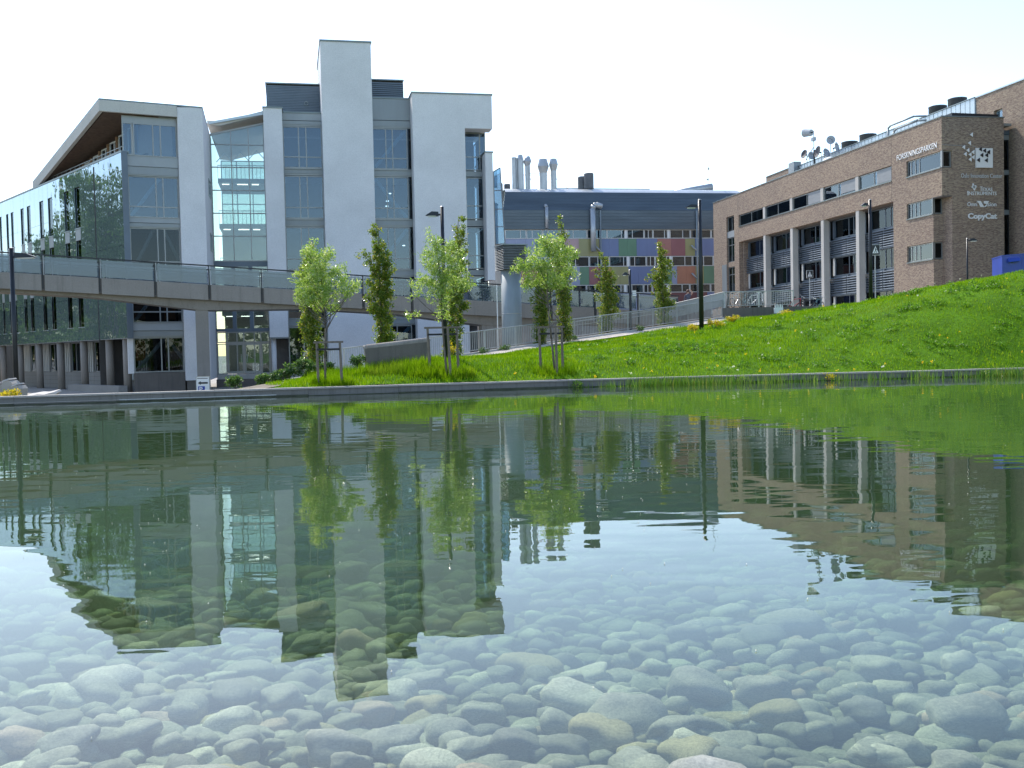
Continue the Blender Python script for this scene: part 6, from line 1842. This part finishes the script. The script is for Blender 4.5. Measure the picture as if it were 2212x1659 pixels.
for x, y, rx, rz_, n, lab in [(-10.75, 40.2, 0.31, 0.35, 975, 'leftmost low green shrub, alone beside the entrance steps'), (-9.75, 40.5, 0.40, 0.32, 1170, 'low dark green shrub second from the left by the entrance'), (-9.15, 40.4, 0.34, 0.32, 975, 'small low green shrub in the middle of the entrance row'),
                               (-8.65, 40.6, 0.43, 0.43, 1300, 'rounded green shrub fourth in the entrance row'), (-8.0, 40.6, 0.50, 0.49, 1560, 'tallest green shrub in the entrance row beside the columnar tree'), (-7.35, 40.8, 0.36, 0.30, 910, 'low shrub at the right end of the entrance row'), (-5.95, 39.9, 0.34, 0.42, 700, 'loose green weed bush at the left end of the concrete wall')]:
    shrub(x, y, lz(x, y), rx, rz_, n, 'leaf_shrub', lab)
for x, y, rx, rz_, n, lab in [(9.55, 54.2, 0.38, 0.25, 420, 'yellow flowering bush left of the tallest lamp foot'), (10.75, 54.6, 0.50, 0.25, 520, 'wide yellow flowering bush right of the tallest lamp foot'), (12.2, 57.0, 0.42, 0.28, 560, 'round bright yellow bush below the retaining wall'),
                               (-2.55, 43.0, 0.36, 0.36, 420, 'yellow flowering bush seen between the stakes of the middle willow'), (15.3, 57.6, 0.55, 0.12, 260, 'low yellow flowers at the crest below the white crate'), (-17.75, 36.2, 0.2, 0.2, 260, 'small yellow-green bush at the far left, below the leftmost seats'), (-17.35, 36.0, 0.22, 0.22, 300, 'yellow-green bush in front of the tallest seat shell')]:
    z = lz(x, y) if x > -11 else 0.05
    if x == 12.2: z = lz(x, y) + 0.05
    shrub(x, y, z, rx, rz_, n, 'leaf_yellow', lab, 0.075, 0.05, 'yellow flowering bushes')
# small leafy plants growing through the ramp railing
for t in (0.05, 0.12, 0.36, 0.62):
    p = ramp_pt(t, 0.35); shrub(p.x, p.y, p.z - 0.05, 0.3, 0.16, 220, 'leaf_shrub', ['weed bush at the lower end of the ramp railing', 'pale weed bush against the ramp railing by the stack', 'weed bush halfway up the ramp railing', 'weed bush near the top of the ramp railing'][(0.05, 0.12, 0.36, 0.62).index(t)], 0.08, 0.05, 'weeds along the ramp railing')
# reeds standing in the water along the right leg of the wall
xs_ = []; 
for cx_, w_, n in [(2.2, 0.25, 30), (3.2, 0.3, 40), (4.3, 0.35, 90), (4.9, 0.45, 150), (5.7, 0.4, 130), (6.6, 0.5, 110), (7.6, 0.5, 90), (8.7, 0.5, 90), (9.9, 0.5, 60), (11.2, 0.5, 45), (12.6, 0.6, 60), (14.0, 0.5, 70), (15.3, 0.6, 50), (16.6, 0.7, 120), (17.4, 0.5, 140), (18.4, 0.6, 70), (20.5, 1.2, 80)]:
    xs_.append(NR.normal(cx_ * 1.12, w_ * 0.75, n))
xs_ = np.concatenate(xs_ + [q + NR.normal(0, 0.15, len(q)) for q in xs_])
ys_ = np.array([wall_y(a_) for a_ in xs_]) - NR.uniform(0.08, 0.7, len(xs_)) * np.where(xs_ < 3, 0.4, 1)
hh = NR.uniform(0.15, 0.50, len(xs_)) * np.where(xs_ < 4, 0.7, 1.0)
V1, F1 = blades(xs_, ys_, np.full(len(xs_), -0.05), hh + 0.05, NR.uniform(0.016, 0.032, len(xs_)), 0.4)
tag(npmesh('reeds', V1, F1, 'leaf_reed'), 'thin green reeds standing in the water along the pool wall', 'reeds', kind='stuff')
n = 500
x = NR.uniform(2.5, 24, n); y = np.array([wall_y(a_) for a_ in x]) - NR.uniform(0.02, 0.55, n) * NR.uniform(0.3, 1, n)
c = np.stack([x, y, np.full(n, 0.01)], 1)
V1, F1 = leaf_quads(c, 900, 0.05, 0.07, 0.05, 0.0, 0.15)
V1[:, 2] = np.abs(V1[:, 2]) * 0.5 + 0.004
tag(npmesh('water_plants', V1, F1, 'leaf_reed'), 'flat floating leaves among the reeds at the pool wall', 'water plants', kind='stuff')
for x_, lab in ((2.4, 'small yellow-flowered water plant at the bend of the pool wall'), (8.6, 'yellow-flowered water plant among the reeds'), (12.0, 'bright yellow-green water plant before the right wall'), (18.3, 'leafy water plant farthest right among the reeds')):
    shrub(x_, wall_y(x_) - 0.25, 0.0, 0.22, 0.13, 120, 'leaf_yellow' if x_ > 11 and x_ < 13 else 'leaf_reed', lab, 0.07, 0.035, 'plants standing in the pool margin', 'water plant', 'water_plant')

# wood and hedges on the bank behind the photographer: they are what the lower windows mirror
cs = []; sp = []
for i in range(420):
    a_ = NR.uniform(-1.15, 1.15); r_ = NR.uniform(75, 105)
    cs.append((math.sin(a_) * r_ * 1.4, -math.cos(a_) * r_, NR.uniform(0.8, 1.0) * (3.0 + 7.5 * (0.5 + 0.5 * math.sin(a_ * 9 + math.sin(a_ * 23)))) * NR.uniform(0.15, 1.0))); sp.append(NR.uniform(1.2, 2.4))
V1, F1 = leaf_quads(np.array(cs), 26000, np.array(sp), 0.9, 0.6, 0.0)
tag(npmesh('distant_wood', V1, F1, 'leaf_park'), 'wooded bank behind the photographer, mirrored in the lower windows', 'wood', kind='stuff')
